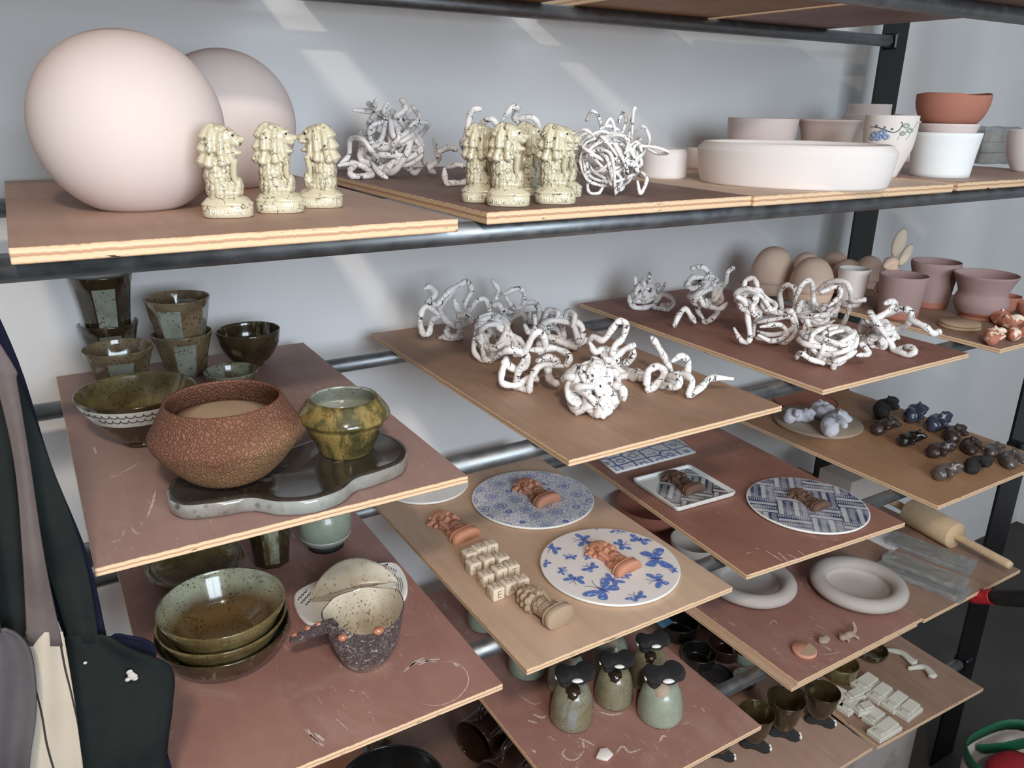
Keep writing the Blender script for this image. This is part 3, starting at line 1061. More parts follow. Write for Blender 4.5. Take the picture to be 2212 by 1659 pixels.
def halve(me):
    bm = bmesh.new()
    bm.from_mesh(me)
    r = bmesh.ops.bisect_plane(bm, geom=bm.verts[:] + bm.edges[:] + bm.faces[:], plane_co=(0, 0, 0), plane_no=(0, 1, 0), clear_inner=True)
    ed = [e for e in r['geom_cut'] if isinstance(e, bmesh.types.BMEdge)]
    bmesh.ops.remove_doubles(bm, verts=bm.verts[:], dist=1e-5)
    ed = [e for e in bm.edges if e.is_boundary]
    bmesh.ops.triangle_fill(bm, edges=ed, use_beauty=True, normal=(0, -1, 0))
    o = bpy.data.meshes.new(me.name)
    bm.to_mesh(o)
    bm.free()
    o.polygons.foreach_set('use_smooth', [True] * len(o.polygons))
    return o


LIONH = {k: halve(v) for k, v in LION.items() if k != 'eye'}
TXT = {}


def lettering(word, size):
    if word not in TXT:
        me = text_mesh(word, 0.085, 0.006)
        TXT[word] = me
    return TXT[word]


def lion(label, M4, mats, H, half=False, word=None, group=None, eye=None):
    """M4: placement matrix (rotation + location), H height"""
    root = empty('lion_figurine', (0, 0, 0))
    root.matrix_world = M4 @ Matrix.Scale(H, 4)
    src = LIONH if half else LION
    fig, sca = mats
    for p in ('base', 'body', 'fin', 'mane', 'head'):
        o = data_obj(p, src[p], M[sca] if p == 'body' else M[fig], root)
        if p == 'base' and word:
            t = data_obj('lettering', lettering(word, 0.08), M['cream_letter'], o)
            t.location = (0, -0.182, 0.063)
            t.rotation_euler = (PI / 2, 0, 0)
    if not half:
        data_obj('eye', LION['eye'], M[eye or 'charcoal'], root)
    tag(root, label, 'figurine', group)
    return root


def lion_up(label, cx, fy, ty, z, rz, word=None, H=None):
    P, m = stand(cx, fy, 22, z)
    h = H or hz(P, ty) - z
    M4 = Matrix.Translation((P.x, P.y, z)) @ Matrix.Rotation(rz, 4, 'Z')
    return lion(label, M4, ('cream', 'cream_scales'), h, word=word, group='upright cream lion figurines')


zf = Z1 + EPS
view = -YAW
lion_up('cream lion figurine beside the larger sphere, away from the facing pair', 495, 470, 266, zf, -0.30, 'MERLION')
lion_up('cream lion figurine facing another one, with roaring open mouth to the pair partner', 607, 460, 264, zf, -0.35, 'MERLION')
lion_up('cream lion figurine turned opposite to all the others', 694, 449, 266, zf, PI - 0.45, None)
t = bpy.data.objects['lion_figurine.002']
for c_ in t.children:
    if c_.name.startswith('base'):
        o = data_obj('lettering', lettering('SINGAPORE', 0.08), M['cream_letter'], c_)
        o.location = (0, 0.182, 0.063)
        o.rotation_euler = (PI / 2, 0, PI)
        o.scale = (0.86, 1, 1)
lion_up('cream lion figurine nearest the open coil sculpture with the arching tube, first of its cluster', 1041, 438, 266, zf, -0.55, 'MERLION')
lion_up('cream lion figurine in the middle of the cluster, standing furthest forward', 1098, 446, 264, zf, -0.62, 'MERLION')
lion_up('cream lion figurine mostly hidden behind the forward one of the cluster', 1140, 424, 263, zf, -0.50, None)
lion_up('cream lion figurine at the front of the cluster beside the wiry coil tangle', 1199, 441, 267, zf, -0.62, 'MERLION')
lion_up('cream lion figurine peeking out behind the one by the wiry coil tangle', 1216, 427, 272, zf, -0.55, None)


def lion_lying(label, head, base, z, mats, half, roll=0.0, wide=1.0):
    """lies along the board from base point to head point (picture points on plane z)"""
    A, B = W(*base, z), W(*head, z)
    u = (B - A)
    H = u.length
    u.normalize()
    up = Vector((0, 0, 1))
    s = up.cross(u)
    # local z -> u, local y -> up (flat side down) , local x -> u x up ...
    x = up.cross(u)
    R3 = Matrix((x, up, u)).transposed()
    # columns: x axis, y axis, z axis ; keep right-handed
    if R3.determinant() < 0:
        R3 = Matrix((-x, up, u)).transposed()
    R4 = R3.to_4x4()
    if roll:
        R4 = R4 @ Matrix.Rotation(roll, 4, 'Z')
    lift = EPS if half else 0.185 * H
    M4 = Matrix.Translation(A + Vector((0, 0, lift))) @ R4
    return lion(label, M4, mats, H, half)


ZPL = 0.0065
lion_lying('half terracotta lion figurine lying bare on the tan board by the letter cubes', (935, 1118), (1012, 1168), Z3, ('terra_fig', 'terra_scales'), True)
lion_lying('half terracotta lion figurine lying on the plate of blue rings', (1117, 1046), (1188, 1090), Z3 + ZPL, ('terra_fig', 'terra_scales'), True)
lion_lying('half terracotta lion figurine lying on the butterfly plate', (1272, 1182), (1362, 1238), Z3 + ZPL, ('terra_fig', 'terra_scales'), True)
lion_lying('whole fawn clay lion figurine toppled on its side beside the letter cubes', (1128, 1292), (1212, 1356), Z3, ('fawn_fig', 'fawn_scales'), False, roll=PI, )
lion_lying('half dark brown lion figurine lying in the square dish', (1436, 1026), (1505, 1066), Z3 + 0.006, ('umber_fig', 'umber_scales'), True)
lion_lying('half dark brown lion figurine lying on the woven-print plate', (1704, 1064), (1778, 1102), Z3 + ZPL, ('umber_fig', 'umber_scales'), True)

# ------------------------------------------------------------------ coil sculptures
def tangle(label, off, sc, base, z, strands, core=None, r=15, seed=0, mat='coil'):
    """strands: crop-picture polylines (x, y[, toward]); core: (cx, cy, rx, ry, n)"""
    rnd = random.Random(seed)
    bx, by = off[0] + base[0] * sc, off[1] + base[1] * sc
    P0 = W(bx, by, z)
    m = mpp(P0)
    fw = hdir(P0)
    rt = Vector((fw.y, -fw.x, 0))
    xs = [p[0] for s in strands for p in s] + ([core[0] - core[2], core[0] + core[2]] if core else [])
    size = (max(xs) - min(xs)) * sc * m
    C0 = P0 + fw * size * 0.22
    root = empty('coil_sculpture', (C0.x, C0.y, z))

    def place(x, y, d):
        q = ray(off[0] + x * sc, off[1] + y * sc)
        A = C0 - fw * d
        t = (A - CAM).dot(fw) / q.dot(fw)
        return CAM + q * t

    def coil(pts, rr, taper=(1, 1)):
        n = len(pts)
        rad = []
        for i in range(n):
            a = min(1.0, 0.5 + 0.5 * min(i / (n * 0.12), 1)) if taper[0] else 1.0
            b = min(1.0, 0.5 + 0.5 * min((n - 1 - i) / (n * 0.12), 1)) if taper[1] else 1.0
            rad.append(rr * min(a, b) * (1 + 0.10 * math.sin(i * 0.9 + seed) + 0.05 * math.sin(i * 2.3)))
        loc = [Vector(p) - root.location for p in pts]
        for q, ra in zip(loc, rad):
            q.z = max(q.z, ra * 0.98)
        vf = tube(loc, rad, 9)
        mesh_obj('coil', vf[:2], M[mat], root, uv=vf[2])

    for s in strands:
        rr = r * sc * m * rnd.uniform(0.9, 1.1)
        ph = rnd.uniform(0, 6.28)
        base_d = rnd.uniform(-0.20, 0.24) * size
        pts = []
        for i, p in enumerate(s):
            d = p[2] * sc * m if len(p) > 2 else base_d + 0.10 * size * math.sin(ph + i * 1.15)
            pts.append(place(p[0], p[1], d))
        n = 7 if len(s) < 5 else 6
        coil(crom(pts, n), rr, (rnd.random() < 0.7, rnd.random() < 0.7))
    if core:
        cx, cy, rx, ry, n = core
        Cc = place(cx, cy, 0)
        ax, az = rx * sc * m, ry * sc * m
        ay = 0.8 * ax
        for k in range(n):
            rr = r * sc * m * rnd.uniform(0.85, 1.15)
            th, phi = rnd.uniform(0, 6.28), rnd.uniform(-0.9, 0.9)
            # a great-circle-like wander on and inside the ellipsoid
            n1 = Vector((rnd.gauss(0, 1), rnd.gauss(0, 1), rnd.gauss(0, 1))).normalized()
            a_ = n1.orthogonal().normalized()
            b_ = n1.cross(a_)
            turns = rnd.uniform(0.9, 1.9)
            kk = int(6 + turns * 6)
            f1, f2 = rnd.uniform(1.5, 3.5), rnd.uniform(0, 6.28)
            pts = []
            for i in range(kk):
                a = th + turns * 2 * PI * i / kk
                q = (a_ * math.cos(a) + b_ * math.sin(a)) * (0.84 + 0.16 * math.sin(a * f1 + f2)) + n1 * (0.34 * math.sin(a * f1 * 0.8 + f2) + phi * 0.4)
                pts.append(Cc + rt * q.x * ax + fw * q.y * ay + Vector((0, 0, q.z * az)))
            coil(crom(pts, 5), rr)
    tag(root, label, 'sculpture', 'white coil sculptures')
    return root


o2, s2 = (700, 150), 0.34358
tangle('big bushy white coil sculpture with thick crackled arms, between sphere and lions', o2, s2, (430, 690), zf,
       [[(180, 255), (280, 265), (350, 300), (390, 390), (420, 450)], [(340, 560), (290, 500), (240, 440), (165, 440), (155, 540), (90, 605)],
        [(90, 605), (180, 590), (260, 620), (300, 665), (200, 680), (160, 640), (210, 600)], [(400, 205), (380, 270), (440, 330), (470, 420), (430, 480)],
        [(410, 290), (440, 420), (520, 390), (450, 300), (400, 300)], [(560, 235), (500, 320), (580, 330), (650, 340), (620, 400), (540, 480)],
        [(640, 600), (590, 520), (520, 560), (560, 650), (610, 620)], [(690, 430), (720, 560), (660, 620), (700, 655)], [(720, 520), (780, 492), (840, 505)],
        [(330, 185), (310, 240), (280, 215)], [(490, 195), (510, 250), (440, 300)], [(560, 240), (600, 300), (540, 360)], [(400, 690), (350, 650), (300, 600), (230, 560), (240, 480)]],
       (420, 460, 190, 190, 9), 18, 3)
tangle('white coil sculpture with a tall arching tube, standing behind the cluster of lions', o2, s2, (1060, 740), zf,
       [[(985, 245), (930, 258), (908, 330), (893, 420), (868, 470), (915, 560), (920, 660)], [(990, 340), (1050, 310), (1095, 370), (1080, 430)],
        [(1120, 320), (1180, 240), (1215, 245), (1200, 310), (1280, 350), (1360, 390), (1430, 400)], [(1200, 320), (1300, 300), (1350, 350), (1340, 440)],
        [(755, 620), (770, 720), (850, 770), (930, 740)], [(760, 620), (850, 600), (930, 640), (900, 720)], [(900, 380), (960, 500), (1050, 560)]],
       (1130, 570, 220, 160, 9), 18, 5)
tangle('wiry white coil tangle of thin loops with heavy black spots, beside the low bisque dish', o2, s2, (1810, 800), zf,
       [[(1650, 320), (1680, 262), (1722, 290), (1740, 380), (1700, 500)], [(1935, 420), (1945, 262), (1958, 250), (1930, 330), (1915, 440)],
        [(1850, 330), (1880, 270), (1900, 320), (1870, 410)], [(1960, 390), (2010, 360), (2045, 440), (2000, 540)], [(1980, 480), (2080, 490), (2165, 520), (2100, 530), (2020, 490)],
        [(1560, 480), (1640, 480), (1700, 540), (1720, 620), (1640, 650)], [(1640, 640), (1640, 560), (1700, 510), (1790, 520), (1820, 610), (1830, 790)],
        [(1660, 680), (1660, 760), (1710, 795), (1760, 720), (1740, 660)], [(1830, 790), (1870, 700), (1830, 640)], [(1970, 700), (1990, 780), (2030, 690), (1990, 640)],
        [(1560, 400), (1640, 380), (1700, 420)], [(1750, 380), (1800, 310), (1830, 400), (1790, 500)]],
       (1800, 550, 210, 190, 13), 11, 8)
o5, s5 = (780, 560), 0.42495
tangle('open looping white coil piece at the wall end of the oak board', o5, s5, (450, 428), Z2,
       [[(320, 150), (352, 140), (375, 180), (340, 222), (390, 225), (440, 170), (500, 125)], [(500, 120), (440, 190), (400, 250), (430, 310), (490, 340), (550, 320), (540, 285), (490, 290)],
        [(500, 130), (540, 115), (560, 160), (530, 230), (548, 262), (590, 210), (630, 205), (650, 260), (640, 300)], [(400, 285), (330, 240), (300, 300), (312, 375), (345, 375), (362, 310), (400, 290)],
        [(440, 340), (440, 385), (490, 390), (510, 350)], [(395, 405), (460, 428), (505, 405), (500, 370)], [(470, 200), (500, 280), (540, 330)]], None, 17, 11)
tangle('white coil piece with a ring loop and pointed leaf tip, behind the dense knots', o5, s5, (790, 350), Z2,
       [[(665, 105), (700, 160), (680, 210), (660, 245)], [(720, 180), (790, 150), (830, 170), (820, 240), (770, 240), (735, 190)], [(820, 225), (880, 220), (905, 260), (890, 310), (850, 330), (860, 270)],
        [(660, 240), (700, 230), (720, 280), (680, 275)], [(740, 250), (700, 300), (760, 300), (820, 280), (840, 330)]], (770, 290, 60, 40, 1), 15, 12)
tangle('dense twisted white coil knot with a pointed drooping lobe on the oak board', o5, s5, (650, 535), Z2,
       [[(580, 400), (575, 470), (630, 530), (665, 548)], [(600, 300), (660, 280), (700, 320), (640, 350)], [(720, 400), (790, 400), (820, 440), (750, 450)]], (680, 400, 105, 110, 6), 15, 13)
tangle('dense white coil knot topped by three small arches, mid oak board', o5, s5, (1000, 470), Z2,
       [[(930, 310), (950, 260), (1000, 270), (985, 330)], [(1030, 330), (1050, 265), (1085, 285), (1075, 350)], [(1100, 310), (1115, 380), (1140, 410), (1100, 440)], [(830, 330), (850, 370), (885, 350), (880, 280)]],
       (1000, 385, 135, 105, 6), 15, 14)
tangle('sprawling white coil piece with long open loops along the edge of the oak board', o5, s5, (800, 690), Z2,
       [[(700, 480), (760, 460), (830, 480), (840, 530), (790, 560), (720, 520)], [(740, 500), (715, 580), (720, 630), (790, 640), (860, 600), (900, 612)],
        [(830, 500), (800, 570), (782, 660), (800, 692), (850, 682), (862, 620), (900, 550), (960, 540), (1040, 545)], [(780, 480), (830, 470), (880, 380), (920, 378), (932, 450), (850, 462)],
        [(890, 520), (960, 500), (1010, 530)], [(900, 480), (960, 450), (1030, 470), (1062, 500), (1040, 545)], [(950, 560), (960, 610), (1005, 640)]], None, 19, 15)
tangle('round bright white coil ball with hardly any cracks at the front of the oak board', o5, s5, (1180, 808), Z2,
       [[(1060, 590), (1100, 550), (1180, 555), (1190, 610), (1120, 640), (1060, 600)], [(1090, 800), (1110, 720), (1060, 680), (1100, 640)], [(1335, 720), (1330, 660), (1290, 640)],
        [(1220, 800), (1270, 750), (1260, 700)]], (1180, 660, 135, 135, 11), 21, 16)
tangle('knotted white coil piece with a kinked hooked arm, beside the bright coil ball', o5, s5, (1260, 610), Z2,
       [[(1150, 430), (1180, 395), (1230, 410), (1280, 350), (1310, 315), (1348, 330), (1330, 400), (1290, 440), (1275, 490)], [(1275, 480), (1310, 540), (1370, 570), (1440, 580)],
        [(1290, 500), (1340, 460), (1390, 435)], [(1390, 460), (1370, 510), (1340, 530)], [(1160, 420), (1190, 470), (1230, 460), (1240, 520), (1300, 560), (1362, 598), (1320, 602)]], (1250, 510, 70, 60, 4), 17, 17)
tangle('stretched white coil piece with one straight spike and an outstretched arm on the oak board', o5, s5, (1520, 690), Z2,
       [[(1475, 392), (1520, 460), (1582, 572)], [(1580, 520), (1630, 490), (1662, 530), (1650, 590), (1600, 620), (1540, 640), (1470, 670)], [(1450, 640), (1460, 570), (1510, 545), (1542, 580), (1500, 640), (1450, 682)],
        [(1450, 620), (1410, 600), (1370, 620), (1400, 672), (1450, 640)], [(1560, 610), (1630, 580), (1682, 620), (1668, 692), (1730, 650), (1780, 605), (1892, 608)], [(1540, 640), (1600, 650), (1620, 610), (1570, 590)]], None, 19, 18)
o6, s6 = (1250, 480), 0.4349
tangle('small spiky white coil knot at the far corner of the red board', o6, s6, (370, 448), Z2,
       [[(280, 270), (290, 320), (350, 310), (350, 250)], [(290, 330), (258, 370), (260, 410), (310, 430), (370, 410)], [(430, 300), (400, 370), (372, 420), (400, 452), (450, 430), (470, 390), (430, 360), (380, 370)],
        [(400, 310), (340, 340), (300, 350)], [(470, 400), (440, 440), (400, 455)]], (330, 350, 60, 55, 4), 13, 21)
tangle('white coil knot with a thin raised tail and two drooping legs on the red board', o6, s6, (600, 540), Z2,
       [[(560, 230), (620, 225), (660, 280), (620, 300), (560, 262)], [(770, 225), (740, 250), (730, 300), (702, 340), (710, 390), (650, 410)], [(472, 522), (500, 460), (530, 430), (560, 470), (580, 500)],
        [(630, 572), (620, 510), (660, 480), (690, 440), (640, 400), (590, 430), (620, 480)], [(740, 400), (700, 430), (650, 420)]], (620, 340, 95, 80, 5), 13, 22)
tangle('white coil piece with stacked flat hoops like a basket on the red board', o6, s6, (900, 630), Z2,
       [[(770, 525), (810, 590), (850, 580), (840, 480), (830, 400), (780, 360), (830, 330), (900, 350)], [(820, 330), (830, 290), (870, 280), (892, 330)], [(870, 570), (880, 490), (960, 470), (1050, 440), (1082, 520), (1040, 590), (940, 632), (880, 590)],
        [(900, 520), (1000, 510), (1032, 560), (960, 590), (890, 560)], [(910, 380), (930, 430), (1010, 450), (1062, 440)], [(880, 500), (960, 485), (1050, 470), (1060, 530), (960, 560), (885, 540)]], (880, 400, 95, 65, 3), 13, 23)
tangle('white coil piece with tall hairpin arches beside the pale beaker', o6, s6, (1160, 540), Z2,
       [[(1010, 440), (1000, 350), (1040, 310), (1075, 340), (1070, 420)], [(1070, 390), (1110, 310), (1150, 290), (1165, 340), (1170, 400), (1220, 430)], [(1190, 340), (1240, 300), (1320, 295), (1350, 340), (1360, 390), (1422, 385)],
        [(1200, 350), (1280, 320), (1302, 360), (1240, 420)], [(1230, 420), (1340, 400), (1330, 470), (1300, 522)]], (1180, 450, 110, 65, 3), 13, 24)
tangle('crouching dense white coil knot at the front of the red board', o6, s6, (1230, 725), Z2,
       [[(1080, 680), (1100, 650), (1150, 680), (1220, 702)], [(1265, 750), (1270, 700), (1330, 670), (1380, 640)], [(1120, 600), (1130, 490), (1150, 530), (1180, 560)], [(1400, 600), (1442, 650), (1380, 662)]],
       (1250, 610, 135, 95, 7), 14, 25)
tangle('white coil piece with swan-like crest and outflung arm at the end of the red board', o6, s6, (1520, 655), Z2,
       [[(1450, 440), (1470, 480), (1540, 440), (1572, 410), (1550, 393), (1520, 405)], [(1470, 480), (1520, 460), (1600, 430), (1652, 450), (1630, 510), (1570, 540), (1590, 580)], [(1640, 480), (1720, 520), (1760, 552), (1790, 545)],
        [(1400, 540), (1410, 500), (1460, 510), (1500, 580), (1500, 652), (1440, 630), (1400, 560)], [(1470, 510), (1550, 600), (1570, 650), (1630, 662), (1672, 640), (1640, 618), (1570, 632)], [(1440, 440), (1480, 500), (1530, 570)]],
       (1490, 560, 70, 70, 4), 16, 26)

# ------------------------------------------------------------------ upper shelf, bisque ware
simple_vessel('bisque_dish', 'small low bisque dish with rounded shoulder behind the wiry coil tangle', 'dish', 1430, 387, 322, [(50, 0), (51, 0.5), (51, 0.85), (46, 1.0)], M['bisque_white'], zf, 5)
simple_vessel('bisque_dish', 'low bisque dish tucked between small dish and wide ring', 'dish', 1512, 366, 322, [(34, 0), (34, 1.0)], M['bisque'], zf, 5)
simple_vessel('bisque_ring_planter', 'very wide low bisque planter with inward sloping lip', 'planter', 1706, 408, 312, [(186, 0), (192, 0.3), (198, 0.82), (197, 0.9), (190, 1.0)], M['bisque_white'], zf, 16, seg=96)
pl = bpy.data.objects['bisque_ring_planter']
pl.rotation_euler = (0, 0, math.atan2(hdir(pl.location).y, hdir(pl.location).x))
pl.scale = (0.72, 1, 1)
pl.location -= hdir(pl.location) * 196 * mpp(pl.location) * 0.26
simple_vessel('bisque_bowl', 'straight-sided bisque bowl behind the wide planter', 'bowl', 1637, 362, 256, [(45, 0), (68, 0.5), (73, 1.0)], M['bisque'], zf, 4)
simple_vessel('bisque_bowl', 'flared-rim bisque bowl behind the wide planter', 'bowl', 1778, 362, 259, [(30, 0), (46, 0.3), (58, 0.82), (68, 1.0)], M['bisque'], zf, 3)
simple_vessel('bisque_jar', 'wide bisque jar with a stepped narrower neck behind the floral cup', 'jar', 1860, 352, 226, [(50, 0), (53, 0.4), (53, 0.76), (52, 0.80), (44, 0.815), (43, 0.9), (43, 1.0)], M['bisque'], zf, 4)
simple_vessel('bisque_jar', 'plain bisque jar half hidden behind the floral cup', 'jar', 1955, 350, 248, [(36, 0), (38, 1.0)], M['bisque'], zf, 4)
fl, P, m, h = vessel('floral_cup', 'white round cup painted with pale blue flowers and green scrolls', 'cup', 1906, 384, 250, [(26, 0), (36, 0.2), (49, 0.5), (53, 0.8), (53, 1.0)], M['bisque_white'], zf, 3)


def on_cup(P, z0, h, rfun, m, cx, pts_px, rad, name, mat, parent, lift=0.0006):
    """paint stroke lying on the turned wall of a cup"""
    pts = []
    for (x, y) in pts_px:
        zz = max(z0, min(z0 + h, hz(P, y)))
        r = rfun((zz - z0) / h) * m
        s = max(-0.98, min(0.98, (x - cx) * m / r))
        fw = hdir(P)
        rt = Vector((fw.y, -fw.x, 0))
        q = rt * (s * r) - fw * (math.sqrt(1 - s * s) * r)
        n = q.normalized()
        pts.append(Vector((q.x + n.x * lift, q.y + n.y * lift, zz - z0)))
    vf = tube(crom(pts, 4), rad, 6)
    return mesh_obj(name, vf[:2], mat, parent)


N = NB('paint_blue'); M['p_blue'] = N.fin(srgb(140, 160, 190, 1.1), 0.6)
N = NB('paint_navy'); M['p_navy'] = N.fin(srgb(56, 66, 84, 1.0), 0.6)
N = NB('paint_green'); M['p_green'] = N.fin(srgb(160, 172, 160, 1.1), 0.6)
rf = lambda t: float(np.interp(t, [0, 0.2, 0.5, 0.8, 1.0], [26, 36, 49, 53, 53]))
cupf = lambda pts, r, mt, nm='painted_stroke': on_cup(P, zf, h, rf, m, 1902, pts, r, nm, M[mt], fl)
cupf([(1864, 274), (1882, 276), (1900, 283), (1912, 284), (1920, 277), (1923, 266), (1920, 263)], 0.0007, 'p_navy')
for (x, y) in ((1873, 271), (1889, 274), (1903, 277), (1892, 281)):
    cupf([(x, y), (x + 3, y - 1), (x + 3, y + 2), (x, y + 2)], 0.0006, 'p_navy')
for (x, y, a) in ((1875, 290, 9), (1888, 286, 9), (1896, 294, 8), (1882, 297, 8), (1872, 298, 6)):
    cupf([(x - a * .7, y), (x, y - a * .5), (x + a * .7, y), (x, y + a * .5), (x - a * .7, y)], 0.0022, 'p_blue', 'painted_petal')
for (x, y, a) in ((1930, 270, 8), (1938, 280, 8), (1926, 286, 7)):
    cupf([(x - a * .7, y), (x, y - a * .5), (x + a * .7, y), (x, y + a * .5), (x - a * .7, y)], 0.0016, 'p_green', 'painted_petal')
cupf([(1934, 300), (1942, 282), (1948, 268), (1950, 262)], 0.0008, 'p_green')
cupf([(1918, 300), (1922, 290), (1930, 284)], 0.0006, 'p_green')
oo, P, m, h = simple_vessel('white_pot', 'chalk white tapered pot under the stack with the terracotta bowl', 'pot', 2027, 384, 287, [(58, 0), (63, 0.5), (69, 1.0)], M['porcelain'], zf, 4)
z_a = zf + h * 0.80
o3, P3, m3, h3 = simple_vessel('bisque_pot', 'pink bisque pot nested inside the chalk white pot', 'pot', 2032, 312, 268, [(50, 0), (55, 0.5), (61, 1.0)], M['bisque'], z_a, 4, at=P)
simple_vessel('terracotta_bowl', 'terracotta bowl with a torn wavy rim on top of the white pots', 'bowl', 2044, 266, 205, [(52, 0), (62, 0.2), (71, 0.6), (73, 1.0)], M['terracotta'], z_a + h3 + 0.0012, 5, at=P, wobble=0.02, seed=2.0, rimwave=0.0016)
simple_vessel('bisque_cup', 'round bisque cup at the open end of the upper shelf', 'cup', 2213, 372, 282, [(26, 0), (40, 0.35), (47, 0.75), (46, 1.0)], M['bisque_white'], zf, 3)

# clear film
N = NB('clear_film')
tr = N.n('ShaderNodeBsdfTransparent')
tr.inputs[0].default_value = (0.93, 0.94, 0.95, 1)
gl = N.n('ShaderNodeBsdfGlossy')
gl.inputs['Roughness'].default_value = 0.12
gl.inputs['Color'].default_value = (0.9, 0.9, 0.92, 1)
mx = N.n('ShaderNodeMixShader')
nb = N.bump(N.noise(N.coord(), 55, 5, 0.7, 1.0), 1.0, 0.01)
N.put(gl.inputs['Normal'], nb)
fr = N.n('ShaderNodeLayerWeight')
fr.inputs[0].default_value = 0.35
N.put(fr.inputs['Normal'], nb)
N.put(mx.inputs[0], N.math('ADD', N.math('MULTIPLY', fr.outputs['Fresnel'], 0.7), 0.10))
N.put(mx.inputs[1], tr.outputs[0])
N.put(mx.inputs[2], gl.outputs[0])
df = N.n('ShaderNodeBsdfDiffuse')
df.inputs[0].default_value = (0.8, 0.8, 0.8, 1)
mx2 = N.n('ShaderNodeMixShader')
mx2.inputs[0].default_value = 0.16
N.put(mx2.inputs[1], mx.outputs[0])
N.put(mx2.inputs[2], df.outputs[0])
N.put(N.out.inputs[0], mx2.outputs[0])
M['film'] = N.m


def wrinkled(sx, sy, sz, amp, seed, nx=26, ny=16, nz=6):
    """crumpled bag surface around a block, centred in x,y with its base at z=0"""
    bm = bmesh.new()
    bmesh.ops.create_cube(bm, size=1)
    bmesh.ops.subdivide_edges(bm, edges=bm.edges[:], cuts=9, use_grid_fill=True)
    for v in bm.verts:
        p = Vector((v.co.x * sx, v.co.y * sy, (v.co.z + 0.5) * sz))
        e = max(abs(v.co.x), abs(v.co.y)) * 2
        n = mnoise.noise_vector(p * 45 + Vector((seed, 0, 0)))
        p += n * amp * (0.6 + 0.8 * (e > 0.85))
        p.z = max(p.z, 0.0003)
        v.co = p
    return bm


P = W(2122, 352, zf)
m = mpp(P)
rz = -0.25
wt_ = empty('wrapped_tiles', (P.x, P.y, zf), rz)
for i in range(3):
    from_bm('clay_tile', rbox_bm(82 * m, 60 * m, 21 * m, 0.002, 2), M['stone_clay'], wt_, loc=(0, 0, 11.5 * m + i * 22.0 * m))
from_bm('plastic_wrap', wrinkled(104 * m, 76 * m, 74 * m, 0.006, 3.0), M['film'], wt_)
tag(wt_, 'three thick grey clay tiles stacked in crumpled clear plastic', 'wrapped clay')

# ------------------------------------------------------------------ olive cups and bowls on the rosy board
grp = 'olive faceted tumblers'


def faceted(label, cx, fy, ry, outer, z, seed, mats=('cupbrown', 'panel'), at=None):
    """tumbler with alternate facets glazed pale"""
    rb = outer[0][0]
    P, m = stand(cx, fy, rb, z)
    if at is not None:
        P = at
        m = mpp((P[0], P[1], z))
    h = hz(P, ry) - z
    pr = vessel_prof([(r * m, t) for r, t in outer], 3.2 * m, 0, None, h)
    seg = 64
    vf = lathe(pr, seg, facets=8, fz=(-0.2, 0.88), zmax=h)
    mi = []
    for q in vf[1]:
        c = Vector((0, 0, 0))
        for i in q:
            c += Vector(vf[0][i])
        c /= len(q)
        r = math.hypot(c.x, c.y)
        t = c.z / h
        ro = float(np.interp(t, [a[1] for a in outer], [a[0] for a in outer])) * m
        a = (math.atan2(c.y, c.x) % (2 * PI)) / (PI / 4)
        mi.append(1 if (int(a) % 2 == 0 and r > ro * 0.90 and 0.04 < t < 0.80) else 0)
    o = mesh_obj('faceted_tumbler', (vf[0], vf[1], mi), [M[mats[0]], M[mats[1]]], loc=(P.x, P.y, z))
    o.rotation_euler = (0, 0, math.atan2(-hdir(P).y, -hdir(P).x) - PI / 8 + seed)
    tag(o, label, 'cup', grp)
    return o, P, m, h


zb = Z2 + EPS
_, P, m, h = faceted('dark faceted tumbler at the bottom of the taller stack by the wall', 249, 790, 696, [(44, 0), (48, 0.4), (56, 0.85), (58, 1.0)], zb, 0.0, ('olive_dark', 'panel'))
faceted('dark faceted tumbler with a pale panel, on top of the taller stack', 238, 716, 592, [(44, 0), (50, 0.45), (58, 0.88), (61, 1.0)], zb + h * 0.78, 0.0, ('olive_dark', 'panel'), at=P)
faceted('brown speckled flared tumbler standing in front of the taller stack', 271, 856, 750, [(48, 0), (54, 0.4), (66, 0.85), (70, 1.0)], zb, 0.0)
_, P, m, h = faceted('speckled faceted tumbler at the bottom of the shorter stack', 405, 818, 717, [(42, 0), (50, 0.5), (59, 0.88), (62, 1.0)], zb, 0.05)
faceted('speckled faceted tumbler on top of the shorter stack', 397, 728, 642, [(45, 0), (55, 0.5), (63, 0.88), (66, 1.0)], zb + h * 0.78, -0.35, at=P)
vessel('tea_bowl', 'small dark olive tea bowl on a narrow foot by the wall', 'bowl', 544, 794, 712, [(24, 0.06), (42, 0.2), (60, 0.6), (66, 1.0)], M['olive_dark'], zb, 3, foot=(27, 0.10), inner=M['olive_dark'])
simple_vessel('small_bowl', 'small shiny bowl mostly hidden behind the rust pot', 'bowl', 504, 848, 800, [(28, 0), (46, 0.4), (56, 1.0)], M['ash'], zb, 3)
wb, P, m, h = vessel('wide_bowl', 'wide conical olive bowl with a white scribbled band below its rim', 'bowl', 312, 966, 842, [(34, 0.05), (60, 0.22), (96, 0.62), (112, 0.86), (119, 1.0)], M['olive_dark'], zb, 4, foot=(38, 0.09), inner=M['olive'], seg=72)
